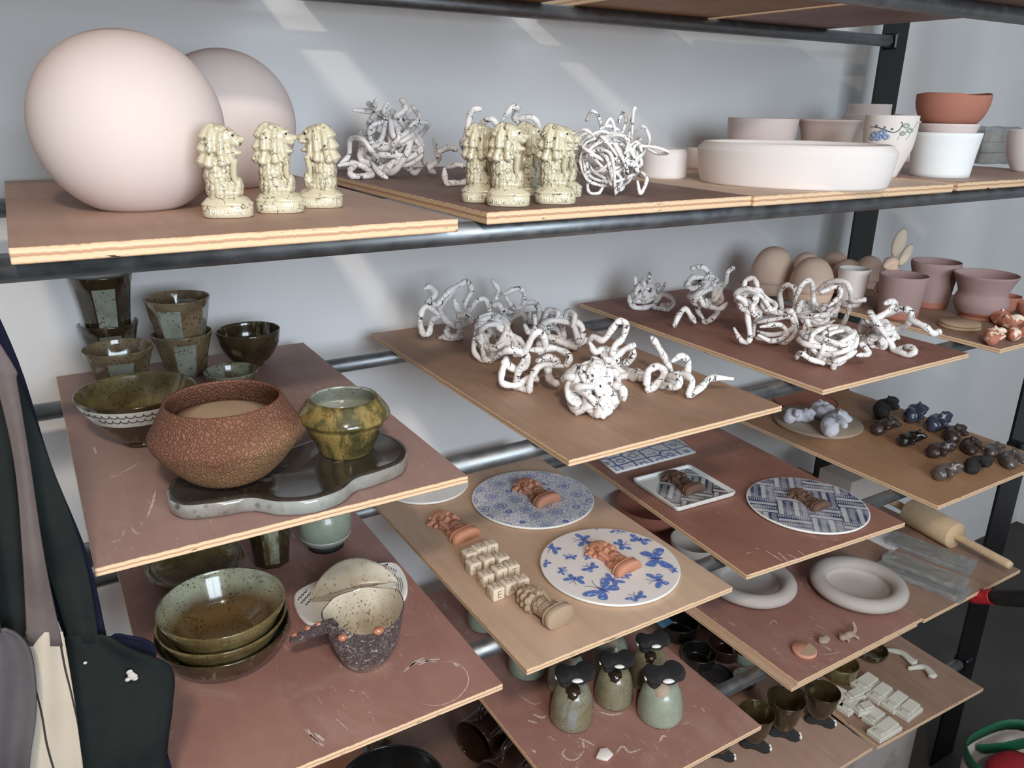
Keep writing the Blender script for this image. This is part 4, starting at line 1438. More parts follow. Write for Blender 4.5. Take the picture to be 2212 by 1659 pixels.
# white band on the outside, with scribble
rw = lambda t: float(np.interp(t, [0.05, 0.22, 0.62, 0.86, 1.0], [34, 60, 96, 112, 119]))
bp = [(rw(t) * m + 0.0006 * (0.2 if t in (0.62, 0.92) else 1), t * h) for t in (0.60, 0.64, 0.70, 0.76, 0.82, 0.88, 0.92)]
mesh_obj('white_band', lathe(bp, 72), M['bandwhite'], wb)
fwd = hdir(P)
for row, tt in ((0, 0.84), (1, 0.73)):
    pts = []
    for i in range(90):
        a = -1.1 + 2.0 * i / 89 + 0.3 * row
        aa = math.atan2(-fwd.y, -fwd.x) + a
        t = tt + 0.032 * math.sin(i * 1.0)
        a2 = aa + 0.03 * math.cos(i * 1.0)
        r = rw(t) * m + 0.0011
        pts.append((r * math.cos(a2), r * math.sin(a2), t * h))
    vf = tube(pts, 0.0005, 5)
    mesh_obj('scribble', vf[:2], M['charcoal'], wb)

# blobby slab tray


def slab(name, pts_px, zt, thick, mat_top, mat_side, bev=0.006, n=8, inset=None):
    """flat shape from its outline on plane zt (closed spline), rounded edges; origin at its centre"""
    P = [W(x, y, zt) for x, y in pts_px]
    c = sum(P, Vector()) / len(P)
    loop = crom([(p.x - c.x, p.y - c.y) for p in P] + [(P[0].x - c.x, P[0].y - c.y)], n)[:-1] if n > 1 else [np.array((p.x - c.x, p.y - c.y)) for p in P]
    k = len(loop)
    area = sum(loop[i][0] * loop[(i + 1) % k][1] - loop[(i + 1) % k][0] * loop[i][1] for i in range(k))
    if area < 0:
        loop = loop[::-1]
    nrm = []
    for i in range(k):
        t = loop[(i + 1) % k] - loop[i - 1]
        t = t / (np.linalg.norm(t) + 1e-9)
        nrm.append(np.array((t[1], -t[0])))
    v, f, mi = [], [], []
    levels = [(-bev, -thick), (0, -thick + bev), (0, -bev), (-bev * 0.3, -bev * 0.3), (-bev, 0)]
    if inset:
        levels += [(-bev - inset[0] * 0.3, 0), (-bev - inset[0], -inset[1])]
    for (o_, z) in levels:
        for i in range(k):
            q = loop[i] + nrm[i] * o_
            v.append((q[0], q[1], z))
    L = len(levels)
    for l in range(L - 1):
        for i in range(k):
            j = (i + 1) % k
            f.append((l * k + i, l * k + j, (l + 1) * k + j, (l + 1) * k + i))
            mi.append(1 if l < 3 else 0)
    for l, zc in ((0, -thick), (L - 1, levels[-1][1])):
        cidx = len(v)
        v.append((0, 0, zc))
        for i in range(k):
            j = (i + 1) % k
            f.append((l * k + j, l * k + i, cidx) if l == 0 else (l * k + i, l * k + j, cidx))
            mi.append(1 if l == 0 else 0)
    o = mesh_obj(name, (v, f, mi), [mat_top, mat_side], loc=(c.x, c.y, zt))
    return o


TT = 0.020
o = slab('slab_tray', [(358, 1056), (378, 1028), (440, 1005), (560, 985), (660, 952), (730, 925), (800, 928), (850, 940), (880, 965), (868, 996), (815, 1018), (770, 1032), (735, 1058), (670, 1078), (600, 1082), (540, 1074), (470, 1084), (400, 1090), (365, 1078)],
         zb + TT, TT, M['tray'], M['tray_side'], 0.005, inset=(0.012, 0.003))
tag(o, 'long wavy glossy slab tray under the rust pot and green jar', 'tray')
zt_ = zb + TT - 0.003 + EPS
rp, P, m, h = vessel('rust_pot', 'large rust brown angular pot with crackled skin on the slab tray', 'pot', 503, 1052, 862, [(52, 0), (92, 0.12), (136, 0.40), (155, 0.60), (146, 0.72), (126, 0.92), (119, 1.0)], M['rust'], zt_, 8, seg=80, wobble=0.012, seed=1.0, inner=M['rust'])
ring = [(0, h * 0.84), (60 * m, h * 0.85), (104 * m, h * 0.78), (104 * m, h * 0.72), (0, h * 0.7)][::-1]
mesh_obj('inner_lid', lathe(ring, 48, wobble=0.05, seed=4), M['ply_ochre'] if False else M['tan_clay'], rp)
jr, P, m, h = vessel('green_jar', 'squat green brown jar with a pinched shoulder ridge on the slab tray', 'jar', 750, 994, 860, [(54, 0), (62, 0.15), (80, 0.48), (84, 0.60), (95, 0.68), (94, 0.76), (80, 0.93), (73, 1.0)], M['greenjar'], zt_, 9, seg=72, wobble=0.02, seed=3.0, inner=M['panel'])

# ------------------------------------------------------------------ egg forms, mauve cups on the brown board
def egg(label, cx, fy, ty, r, seam=0.25):
    P, m = stand(cx, fy, r * 0.86, zb)
    H = hz(P, ty) - zb
    R = r * m
    root = empty('egg_form', (P.x, P.y, zb))
    lo = [(0, 0), (R * 0.84, 0), (R * 0.90, H * 0.05), (R * 0.99, H * seam)]
    mesh_obj('lower_shell', lathe(lo + [(R * 0.965, H * seam), (0, H * seam)], 48), M['egg'], root)
    hi = [(0, H * seam), (R * 0.965, H * seam + 0.0002), (R * 1.01, H * (seam + 0.012))]
    for i in range(1, 15):
        a = PI / 2 * i / 14
        hi.append((R * math.cos(a) ** 0.85 if i < 14 else 0, H * (seam + 0.012) + (H * (1 - seam - 0.012)) * math.sin(a) ** 1.0))
    mesh_obj('upper_shell', lathe(hi, 48), M['egg'], root)
    tag(root, label, 'egg form', 'hollow clay egg forms')


egg('tallest clay egg form with brushed grey streaks, nearest the wall', 1662, 640, 533, 47)
egg('clay egg form half hidden between two nearer ones', 1735, 622, 545, 33)
egg('round clay egg form in front of the tallest one', 1746, 660, 556, 47)
egg('clay egg form with a small dark hole near its top', 1795, 618, 543, 33)
egg('smooth clay egg form behind the pale beaker', 1822, 640, 560, 36)
egg('wide clay egg form behind the eared clay figure', 1870, 625, 553, 33)
simple_vessel('pale_beaker', 'plain pale white beaker in front of the egg forms', 'beaker', 1833, 664, 580, [(24, 0), (28, 0.4), (33, 1.0)], M['bisque_white'], zb, 3)


def mauve_cup(label, cx, fy, ry, outer, foot=None, th=3):
    P, m = stand(cx, fy, outer[0][0], zb)
    h = hz(P, ry) - zb
    pr = vessel_prof([(r * m, t) for r, t in outer], th * m, 0, None, h)
    vf = lathe(pr, 56, zmax=h)
    mi = [1 if sum(vf[0][i][2] for i in q) / len(q) < h * 0.16 else 0 for q in vf[1]]
    o = mesh_obj('mauve_cup', (vf[0], vf[1], mi), [M['mauve'], M['terracotta']], loc=(P.x, P.y, zb))
    tag(o, label, 'cup', 'mauve slipped cups')


mauve_cup('short mauve tumbler with terracotta foot in front of the eared figure', 1936, 692, 594, [(39, 0), (42, 0.3), (47, 0.8), (49, 1.0)])
mauve_cup('tall mauve tumbler with terracotta foot', 2004, 667, 565, [(35, 0), (38, 0.2), (44, 0.7), (49, 0.92), (49, 1.0)])
mauve_cup('waisted mauve cup with flared rim and terracotta foot', 2110, 692, 592, [(38, 0), (38, 0.06), (46, 0.14), (53, 0.32), (52, 0.46), (48, 0.58), (54, 0.78), (63, 1.0)])
simple_vessel('terracotta_bowl', 'small shallow terracotta bowl behind the waisted mauve cup', 'bowl', 2166, 676, 639, [(16, 0), (24, 0.3), (30, 1.0)], M['terracotta'], zb, 2.5)
simple_vessel('terracotta_bowl', 'small terracotta bowl at the outer edge of the brown board', 'bowl', 2218, 683, 654, [(14, 0), (22, 0.4), (27, 1.0)], M['terracotta'], zb, 2.5)
for i, (cx, cy, r, z0, l) in enumerate(((2072, 706, 42, 0, 'lower one of two stacked flat clay discs'), (2070, 701, 40, 1, 'upper one of two stacked flat clay discs'))):
    P = W(cx, cy, zb)
    m = mpp(P)
    if i:
        P = Vector((pd.x, pd.y, 0))
    pd = P
    R = r * m
    t = 6 * m
    o = mesh_obj('clay_disc', lathe([(0, 0), (R * 0.96, 0), (R, t * 0.3), (R, t * 0.7), (R * 0.97, t), (0, t)], 48), M['tan_clay'], loc=(P.x, P.y, zb + i * (t + EPS)))
    tag(o, l, 'disc')

# eared clay figure (abstract hare-like form)
P, m = stand(1915, 668, 24, zb)
hE = empty('eared_figure', (P.x, P.y, zb))
u = m
body = [ellipsoid((0, 0, 34 * u), (34 * u, 28 * u, 36 * u)), ellipsoid((-4 * u, 0, 66 * u), (18 * u, 18 * u, 30 * u)), ellipsoid((-8 * u, 0, 96 * u), (17 * u, 14 * u, 14 * u)), ellipsoid((-20 * u, -4 * u, 90 * u), (9 * u, 8 * u, 8 * u))]
lim = [tube(crom([(-6 * u, -10 * u, 62 * u), (-26 * u, -14 * u, 52 * u), (-40 * u, -16 * u, 38 * u)], 5), 6 * u, 8)[:2]]
me = remesh(merge(*body, *lim), 3.2 * u, 3)
data_obj('torso', me, M['egg'], hE)
for (x, y, z_, rx, rz_, tl) in ((2, 0, 138, 15, 32, 10), (22, 2, 112, 11, 26, 22)):
    v, f = ellipsoid((0, 0, 0), (rx * u, 6 * u, rz_ * u))
    e = mesh_obj('ear', (v, f), M['beige_clay'], hE, loc=(x * u, y * u, z_ * u))
    e.rotation_euler = (0, math.radians(tl), 0)
hE.rotation_euler = (0, 0, -0.5)
tag(hE, 'clay figure with two long upright ears behind the mauve tumblers', 'figure')


def critter(seed, u, long=1.0, legs=4):
    """curled plump lump with a tucked head, paws and folded haunches, unit u"""
    r = random.Random(seed)
    parts = []
    for i in range(6):
        a = -1.15 + 2.3 * i / 5
        parts.append(ellipsoid((0.66 * math.sin(a) * long, 0.34 * math.cos(a) - 0.12, 0.40 + 0.06 * r.uniform(-1, 1)), (0.42, 0.40, 0.42)))
    parts.append(ellipsoid((0.62 * long, -0.22, 0.52 + 0.12 * r.random()), (0.36, 0.32, 0.32)))
    parts.append(ellipsoid((-0.45 * long, 0.15, 0.62), (0.40, 0.34, 0.30)))
    for k in range(legs):
        x = (0.35 + 0.3 * r.random()) * (1 if k < 2 else -1) * long
        y = -0.25 - 0.2 * r.random()
        t = r.uniform(0.0, 0.45)
        parts.append(tube(crom([(x * 0.6, y * 0.3, 0.55), (x, y, 0.50 + t), (x * 1.25, y - 0.22, 0.34 + t)], 4), [0.21, 0.21, 0.20, 0.19, 0.18, 0.17, 0.17, 0.18, 0.18], 8)[:2])
    for k in (-1, 1):
        parts.append(ellipsoid((0.58 * long + 0.18 * k, -0.1, 0.86), (0.10, 0.08, 0.14)))
    me = remesh(merge(*parts), 0.06, 2)
    for v in me.vertices:
        n = mnoise.noise(v.co * 3.5) * 0.05
        v.co = ((v.co.x * (1 + n)) * u, (v.co.y * (1 + n)) * u, max(0.0, v.co.z) * u)
    return me


# terracotta and white sleeping animal figures
P = W(2150, 735, zb)
m = mpp(P)
N = NB('calico_clay')
co = N.coord()
c = N.mix(N.step(N.noise(co, 60, 2), 0.54, 0.56), srgb(166, 106, 86, 1.4), srgb(224, 204, 184, 1.3))
M['calico'] = N.fin(c, 0.85, N.bump(N.noise(co, 200, 3), 0.15, 0.001))
for (cx, fy, sd, rz, l) in ((2140, 744, 5, 0.5, 'terracotta and cream sprawling animal figure nearest the flat discs'), (2196, 736, 6, 0.2, 'terracotta and cream animal figure slumped at the board edge'),
                            (2166, 706, 7, 1.0, 'terracotta and cream animal figure behind the sprawling one')):
    P = W(cx, fy, zb)
    m = mpp(P)
    P = P + hdir(P) * 14 * m
    o = data_obj('animal_figure', critter(sd, 34 * m, 1.25), M['calico'], loc=(P.x, P.y, zb))
    o.rotation_euler = (0, 0, rz)
    tag(o, l, 'figure')

# ------------------------------------------------------------------ chalky board: nested bowls, vase, pourer
z3 = Z3 + EPS
gb = 'nested olive bowls'
simple_vessel('stoneware_bowl', 'wide dark bowl at the bottom of the front bowl stack', 'bowl', 495, 1461, 1352, [(70, 0), (112, 0.35), (133, 0.85), (137, 1.0)], M['olive_dark'], z3, 5, seg=72)
simple_vessel('stoneware_bowl', 'olive bowl in the middle of the front bowl stack', 'bowl', 494, 1440, 1330, [(62, 0), (100, 0.35), (126, 0.85), (132, 1.0)], M['olive'], z3 + 0.016, 5, seg=72)
vessel('stoneware_bowl', 'speckled bowl with pale streaked rim on top of the front bowl stack', 'bowl', 494, 1418, 1300, [(56, 0), (98, 0.35), (124, 0.82), (130, 1.0)], M['olive'], z3 + 0.032, 5, inner=M['bowl_in'], seg=72)
for i, l in enumerate(('lowest shallow bowl of the stack under the rosy board', 'middle shallow bowl of the stack under the rosy board', 'topmost shallow bowl of the stack under the rosy board')):
    simple_vessel('stoneware_bowl', l, 'bowl', 430, 1264, 1212 - 0 * i, [(52, 0), (82, 0.4), (96, 0.85), (101 - 3 * i, 1.0)], M[('ash', 'olive_dark', 'olive')[i]], z3 + 0.017 * i, 4)
faceted('tall square-sided vase with a stamped pale panel', 590, 1229, 1085, [(36, 0), (42, 0.4), (48, 0.8), (50, 1.0)], z3, 0.0, ('olive_dark', 'ash'))
bpy.data.objects['faceted_tumbler.005'].name = 'faceted_vase'
del bpy.data.objects['faceted_vase']['group']
bpy.data.objects['faceted_vase']['category'] = 'vase'
jj, P, m, h = vessel('footed_jar', 'small marbled grey green jar with dark ringed foot', 'jar', 706, 1196, 1098, [(36, 0.12), (48, 0.22), (56, 0.5), (56, 0.8), (50, 1.0)], M['celadon'], z3, 3, foot=(37, 0.13))
mesh_obj('foot_ring', lathe([(0, 0.0002), (38 * m, 0.0002), (39.5 * m, h * 0.13), (36 * m, h * 0.135)], 48), M['charcoal'], jj)
mesh_obj('white_ring', lathe([(51 * m, h * 0.29), (53.5 * m, h * 0.33), (54.5 * m, h * 0.36), (53 * m, h * 0.37)], 48), M['bandwhite'], jj)

# drawn leaf plate and folded dish
pl = slab('leaf_plate', [(634, 1302), (640, 1276), (690, 1250), (760, 1224), (835, 1213), (862, 1220), (880, 1255), (872, 1295), (820, 1322), (740, 1345), (680, 1350), (648, 1330)], z3 + 0.008, 0.008, M['white_glaze'], M['white_glaze'], 0.003, inset=(0.004, 0.0015))
tag(pl, 'white leaf-shaped plate with fine ink drawings', 'plate')


def ink(pts, zt, parent, r=0.0006, mat='charcoal', name='ink_line', n=4):
    q = [W(x, y, zt) - parent.location for x, y in pts]
    vf = tube(crom(q, n) if len(q) > 2 else q, r, 5)
    o = mesh_obj(name, vf[:2], M[mat], parent)
    return o


zi = z3 + 0.0071
for (xa, ya) in ((642, 1296), (650, 1302), (660, 1306)):
    ink([(xa + 2.6 * i, ya - 2.7 * i + (3 if i % 2 else -1)) for i in range(9)], zi, pl)
ink([(693, 1247), (700, 1262)], zi, pl)
ink([(800, 1232), (838, 1217), (824, 1246)], zi, pl, n=1) if False else None
ink([(800, 1233), (838, 1218)], zi, pl)
ink([(838, 1218), (825, 1247)], zi, pl)
for k in range(5):
    ink([(764 + 14 * k, 1226 - 2.0 * k), (772 + 14 * k, 1225 - 2.0 * k)], zi, pl)
    ink([(770 + 12 * k, 1232 - 3.2 * k), (777 + 12 * k, 1230.5 - 3.2 * k)], zi, pl)
for j in range(4):
    for k in range(3):
        ink([(841 + 5 * j - 2.5 * k, 1224 + 2 * j + 9 * k), (839.5 + 5 * j - 2.5 * k, 1230 + 2 * j + 9 * k)], zi, pl, 0.0005)
for j in range(4):
    ink([(850 + 5 * j, 1242 + 2 * j), (858 + 4 * j, 1262 + j), (852 + 4 * j, 1285)], zi, pl, 0.0004)
N = NB('ink_red'); M['ink_red'] = N.fin(srgb(190, 90, 80), 0.6)
ink([(831, 1224), (833, 1228), (829, 1227)], zi, pl, 0.0009, 'ink_red', 'red_mark')
# folded dish: two leaves meeting in a V
A, B = W(672, 1300, z3 + 0.008), W(862, 1262, z3 + 0.008)
ax = (B - A).normalized()
sd = Vector((-ax.y, ax.x, 0))
L = (B - A).length
fd = empty('folded_dish', ((A + B) / 2))


def leaf(side, hgt, lean, mat):
    v, f = [], []
    nu, nv = 20, 8
    for layer in (0, 1):
        for i in range(nu + 1):
            u = i / nu
            top = math.sin(PI * u) ** 0.55
            for j in range(nv + 1):
                w = j / nv
                z = 0.0006 + hgt * w * top
                off = side * (0.012 * math.sin(PI * u) + lean * hgt * w * top * (1 + 0.3 * math.sin(w * 2))) + layer * 0.0028
                p = ax * ((u - 0.5) * L) + sd * off + Vector((0, 0, z))
                v.append(p)
    n = (nu + 1) * (nv + 1)
    for i in range(nu):
        for j in range(nv):
            a = i * (nv + 1) + j
            f.append((a, a + nv + 1, a + nv + 2, a + 1))
            f.append((n + a, n + a + 1, n + a + nv + 2, n + a + nv + 1))
    for i in range(nu):
        a, b = i * (nv + 1) + nv, (i + 1) * (nv + 1) + nv
        f.append((a, b, n + b, n + a))
        a, b = i * (nv + 1), (i + 1) * (nv + 1)
        f.append((b, a, n + a, n + b))
    mesh_obj('leaf_wall', (v, f), mat, fd)


M['drawn_cream'] = m_glaze('drawn_cream_glaze', srgb(196, 190, 174, 1.15), srgb(168, 152, 122, 1.15), speck=srgb(60, 50, 38), sp=0.5, scale=16, rough=0.25)
leaf(1, 0.032, 0.75, M['drawn_cream'])
leaf(-1, 0.024, 0.6, M['drawn_cream'])
tag(fd, 'cream folded leaf dish resting on the drawn leaf plate', 'dish')

bk, P, m, h = vessel('bark_pourer', 'rough bark-textured pouring cup with pale inside and copper beads', 'cup', 792, 1453, 1316, [(36, 0), (52, 0.16), (70, 0.5), (80, 0.85), (84, 1.0)], M['bark'], z3, 4, inner=M['bark_in'], wobble=0.03, seed=1.4, rough=0.06, rimwave=0.004)
fw = hdir(P)
rt = Vector((fw.y, -fw.x, 0))
hp = [(-60, 30, 0.93), (-85, 30, 0.90), (-112, 32, 0.84), (-146, 34, 0.76)]
pts = [rt * x * m - fw * d * m + Vector((0, 0, t * h)) for x, d, t in hp]
vf = tube(crom(pts, 6), [17 * m - 0.40 * m * i for i in range(19)], 10, flat=0.75)
mesh_obj('handle', vf[:2], M['bark'], bk)
for (x, t, d, r, n_) in ((-43, 0.93, 74, 11, 0), (28, 1.0, 78, 12, 0), (-112, 0.93, 30, 8, 1), (-90, 0.98, 30, 7, 1), (-140, 0.86, 34, 7, 1)):
    v, f = ellipsoid((0, 0, 0), (r * m, r * m * 0.8, r * m * 0.75))
    q = rt * x * m - fw * d * m + Vector((0, 0, t * h))
    mesh_obj('copper_bead', (v, f), M['copper_bead'], bk, loc=q)

# ------------------------------------------------------------------ printed plates
def blue_white(name, fn, base=(214, 212, 210)):
    N = NB(name)
    co = N.coord(rand=False)
    blue, pale = fn(N, co)
    return N.fin(N.mix(blue, srgb(*base, 1.3), pale), 0.22, spec=0.5)


def f_rings(N, co):
    x = N.n('ShaderNodeVectorMath', operation='MULTIPLY')
    N.put(x.inputs[0], co)
    x.inputs[1].default_value = (1, 1, 0)
    d = N.voro(x.outputs[0], 27, 'F1', 0.35)
    ring = N.ramp(d, [(0.0, (1,) * 3), (0.10, (0.7,) * 3), (0.13, (0.25,) * 3), (0.18, (0.85,) * 3), (0.24, (0.6,) * 3), (0.27, (0.15,) * 3), (0.30, (0.15,) * 3), (0.32, (1,) * 3), (0.345, (1,) * 3), (0.36, (0.0,) * 3)])
    d2 = N.voro(x.outputs[0], 150, 'DISTANCE_TO_EDGE', 1.0)
    bg = N.math('MULTIPLY', N.math('LESS_THAN', d2, 0.09), 0.55)
    inside = N.math('LESS_THAN', d, 0.35)
    bl = N.math('ADD', N.math('MULTIPLY', ring, inside), N.math('MULTIPLY', bg, N.math('SUBTRACT', 1.0, inside)), clamp=True)
    return bl, srgb(84, 104, 168, 1.2)


def f_weave(N, co, tone=(62, 72, 104)):
    """patchwork of striped blocks turned alternately, like a woven basket"""
    s = sep(N, co)
    r = 0.7071
    u = N.math('MULTIPLY', N.math('ADD', s[0], s[1]), r * 36.0)
    v = N.math('MULTIPLY', N.math('SUBTRACT', s[0], s[1]), r * 36.0)
    fu, fv = N.math('FLOOR', N.math('MULTIPLY', u, 0.5)), N.math('FLOOR', N.math('MULTIPLY', v, 0.5))
    par = N.math('MODULO', N.math('ABSOLUTE', N.math('ADD', fu, fv)), 2.0)
    par = N.math('GREATER_THAN', par, 0.5)

    def stripes(a, b):
        st = N.math('FRACT', N.math('MULTIPLY', a, 2.0))
        rail = N.math('GREATER_THAN', N.math('ABSOLUTE', N.math('SUBTRACT', st, 0.5)), 0.30)
        dot = N.math('GREATER_THAN', N.math('FRACT', N.math('MULTIPLY', b, 7.0)), 0.42)
        lane = N.math('GREATER_THAN', N.math('FRACT', a), 0.5)
        return N.math('MAXIMUM', rail, N.math('MULTIPLY', dot, lane))
    a = stripes(u, v)
    b = stripes(v, u)
    w = N.math('ADD', N.math('MULTIPLY', a, par), N.math('MULTIPLY', b, N.math('SUBTRACT', 1.0, par)))
    n = N.ramp(N.noise(co, 28, 4), [(0.3, (0.55,) * 3), (0.6, (1,) * 3)])
    return N.math('MULTIPLY', N.math('ADD', N.math('MULTIPLY', w, 0.58), 0.42), n), srgb(*tone, 1.1)


def f_hex(N, co):
    d = N.voro(co, 26, 'DISTANCE_TO_EDGE', 0.35)
    d1 = N.voro(co, 26, 'F1', 0.35)
    ln = N.math('LESS_THAN', d, 0.06)
    rg = N.math('MULTIPLY', N.math('LESS_THAN', N.math('ABSOLUTE', N.math('SUBTRACT', d1, 0.24)), 0.05), 0.8)
    fl = N.math('MULTIPLY', N.step(N.noise(co, 90, 4), 0.48, 0.62), 0.6)
    return N.math('MAXIMUM', N.math('MAXIMUM', ln, rg), fl), srgb(86, 106, 152, 1.2)


M['rings'] = blue_white('blue_ring_print', f_rings)
M['weave'] = blue_white('blue_weave_print', f_weave)
M['weave_dark'] = blue_white('dark_weave_print', lambda N, co: f_weave(N, co, (46, 52, 66)))
M['hex'] = blue_white('blue_tile_print', f_hex)
N = NB('butterfly_blue')
co = N.coord()
M['bfly'] = N.fin(N.mix(N.step(N.noise(co, 150, 3), 0.56, 0.62), srgb(90, 116, 182, 1.15), srgb(170, 186, 222, 1.15)), 0.3)
N = NB('butterfly_dark'); M['bfly_dark'] = N.fin(srgb(66, 84, 150, 1.1), 0.3)


def plate(label, cx, cy, r, face, name='round_plate', th=ZPL):
    P = W(cx, cy, z3 + th)
    m = mpp(P)
    R = r * m
    root = empty(name, (P.x, P.y, z3))
    mesh_obj('rim', lathe([(0, 0), (R * 0.93, 0), (R * 0.985, th * 0.35), (R, th * 0.75), (R * 0.99, th), (R * 0.975, th)], 96), M['white_glaze'], root)
    mesh_obj('printed_face', lathe([(R * 0.975, th), (R * 0.5, th - 0.0001), (0, th - 0.0001)], 96), face, root)
    tag(root, label, 'plate')
    return root, P, m


plate('round plate printed all over with blue concentric rings', 1151, 1074, 132, M['rings'])
bp, P, m = plate('round cream plate printed with blue butterflies', 1317, 1217, 151, M['bisque_white'])
plate('round plate printed with a blue woven basket pattern', 1743, 1087, 127, M['weave'])
o, P0, m0 = plate('plain white plate jutting out beneath the rosy board', 918, 1042, 94, M['white_glaze'])


def wing(pts, n=4):
    q = [(p[0], p[1]) for p in pts]
    return crom(q + [q[0]], n)[:-1]


BF = {'up': [(0, 0), (0.25, 0.35), (0.75, 0.75), (1.1, 0.72), (1.05, 0.35), (0.7, 0.05)], 'low': [(0, 0), (0.55, -0.05), (0.85, -0.35), (0.65, -0.75), (0.35, -0.6), (0.12, -0.25)]}


BFN = [0]


def butterfly(cx, cy, size, rot, squash=1.0, one=False):
    """flat printed butterfly: wings, body, feelers; raised a hair above the face"""
    BFN[0] += 1
    zt = ZPL + BFN[0] * 0.00006
    C = W(cx, cy, z3 + zt) - bp.location
    s = size * m
    e = Matrix.Rotation(rot, 3, 'Z')

    def put(loop, mat, name, lift):
        v = [C + e @ Vector((x * s, y * s * squash, 0)) for x, y in loop]
        v = [Vector((q.x, q.y, zt + lift)) for q in v]
        R = 149 * m * 0.972
        v = [q if q.xy.length < R else Vector((q.x * R / q.xy.length, q.y * R / q.xy.length, q.z)) for q in v]
        c = sum(v, Vector()) / len(v)
        k = len(v)
        mesh_obj(name, (v + [c], [(i, (i + 1) % k, k) for i in range(k)]), M[mat], bp, smooth=False)
    for sg in ((1,) if one else (1, -1)):
        put([(x * sg, y) for x, y in wing(BF['up'])], 'bfly', 'butterfly_wing', 0.00025)
        put([(x * sg, y) for x, y in wing(BF['low'])], 'bfly', 'butterfly_wing', 0.00035)
    put(wing([(0, -0.5), (0.09, 0), (0.06, 0.35), (0, 0.45), (-0.06, 0.35), (-0.09, 0)]), 'bfly_dark', 'butterfly_body', 0.00045)
    for sg in (1, -1):
        a = [C + e @ Vector((x * sg * s, y * s * squash, 0)) for x, y in ((0.03, 0.4), (0.15, 0.8), (0.38, 1.15))]
        vf = tube(crom([(q.x, q.y, zt + 0.0003) for q in a], 4), 0.0004, 4)
        if all(Vector(q).xy.length < 146 * m for q in vf[0]):
            mesh_obj('butterfly_feeler', vf[:2], M['bfly_dark'], bp)


c6 = lambda x, y: (1160 + x * 0.14467, 1120 + y * 0.14467)
for (x, y, sz, rot, sq) in ((420, 210, 16, 0.6, 0.8), (700, 320, 34, 1.1, 0.9), (1210, 180, 24, 2.6, 0.8), (1540, 320, 34, -1.0, 0.9), (230, 440, 30, 1.8, 0.9), (1260, 400, 30, -1.7, 0.8), (500, 580, 19, -0.6, 0.9),
                            (1770, 600, 52, -2.0, 1.0), (130, 680, 20, 0.4, 0.8), (370, 780, 19, -2.3, 0.8), (810, 740, 26, 0.3, 0.8), (570, 900, 28, 2.3, 0.9), (1130, 920, 30, -1.3, 0.8), (1350, 860, 18, 0.5, 0.8),
                            (1820, 920, 34, 1.3, 0.9), (990, 1070, 52, 0.35, 0.85), (1500, 1180, 30, 0.1, 0.7), (2050, 770, 14, 1.0, 0.9), (760, 560, 20, 1.0, 0.6), (880, 140, 12, 1.6, 0.7)):
    butterfly(*c6(x, y), sz * 0.72, rot, sq)

# square printed tile and dish
o = slab('printed_tile', [(1290, 988), (1332, 1018), (1503, 974), (1462, 944)], z3 + 0.007, 0.007, M['hex'], M['white_glaze'], 0.0015, n=1)
tag(o, 'flat square tile with blue and white geometric print', 'tile')


def square_dish():
    zt = z3 + 0.010
    c = [W(x, y, zt) for x, y in ((1362, 1033), (1466, 1098), (1592, 1062), (1490, 1002))]
    C = sum(c, Vector()) / 4
    ux = ((c[2] - c[1]) + (c[3] - c[0])) / 2
    uy = ((c[0] - c[1]) + (c[3] - c[2])) / 2
    sx, sy = ux.length, uy.length
    ang = math.atan2(ux.y, ux.x)
    root = empty('square_dish', (C.x, C.y, z3), ang)

    def rr(w, h, r, z, n=6):
        out = []
        for (qx, qy, a0) in ((1, 1, 0), (-1, 1, PI / 2), (-1, -1, PI), (1, -1, 1.5 * PI)):
            for i in range(n + 1):
                a = a0 + PI / 2 * i / n
                out.append((qx * (w / 2 - r) + r * math.cos(a), qy * (h / 2 - r) + r * math.sin(a), z))
        return out
    H = zt - z3
    lv = [(0.88, 0), (0.97, 0.002), (1.0, H - 0.001), (0.995, H), (0.955, H), (0.945, H - 0.001), (0.93, 0.0042)]
    v, f = [], []
    for (k, z) in lv:
        v += rr(sx * k, sy * k, 0.008 * k, z)
    n = len(rr(1, 1, 0.1, 0))
    for l in range(len(lv) - 1):
        for i in range(n):
            j = (i + 1) % n
            f.append((l * n + i, l * n + j, (l + 1) * n + j, (l + 1) * n + i))
    f.append(tuple(reversed(range(n))))
    f.append(tuple(range((len(lv) - 1) * n, len(lv) * n)))
    mesh_obj('dish_body', (v, f), M['white_glaze'], root, smooth=False)
    # printed inside with one plain corner
    q = rr(sx * 0.90, sy * 0.90, 0.005, 0.0046)
    q = [p for p in q if not (p[0] < -0.02 * sx and p[1] > 0.16 * sy)] 
    w, h2 = sx * 0.45, sy * 0.45
    poly = [(-w, -h2, 0.0046), (w, -h2, 0.0046), (w, h2, 0.0046), (-0.02 * sx, h2, 0.0046), (-w, 0.02 * sy, 0.0046)]
    mesh_obj('printed_face', (poly, [tuple(range(5))]), M['weave_dark'], root, smooth=False)
    tag(root, 'white square dish with dark woven print and one plain corner', 'dish')


square_dish()

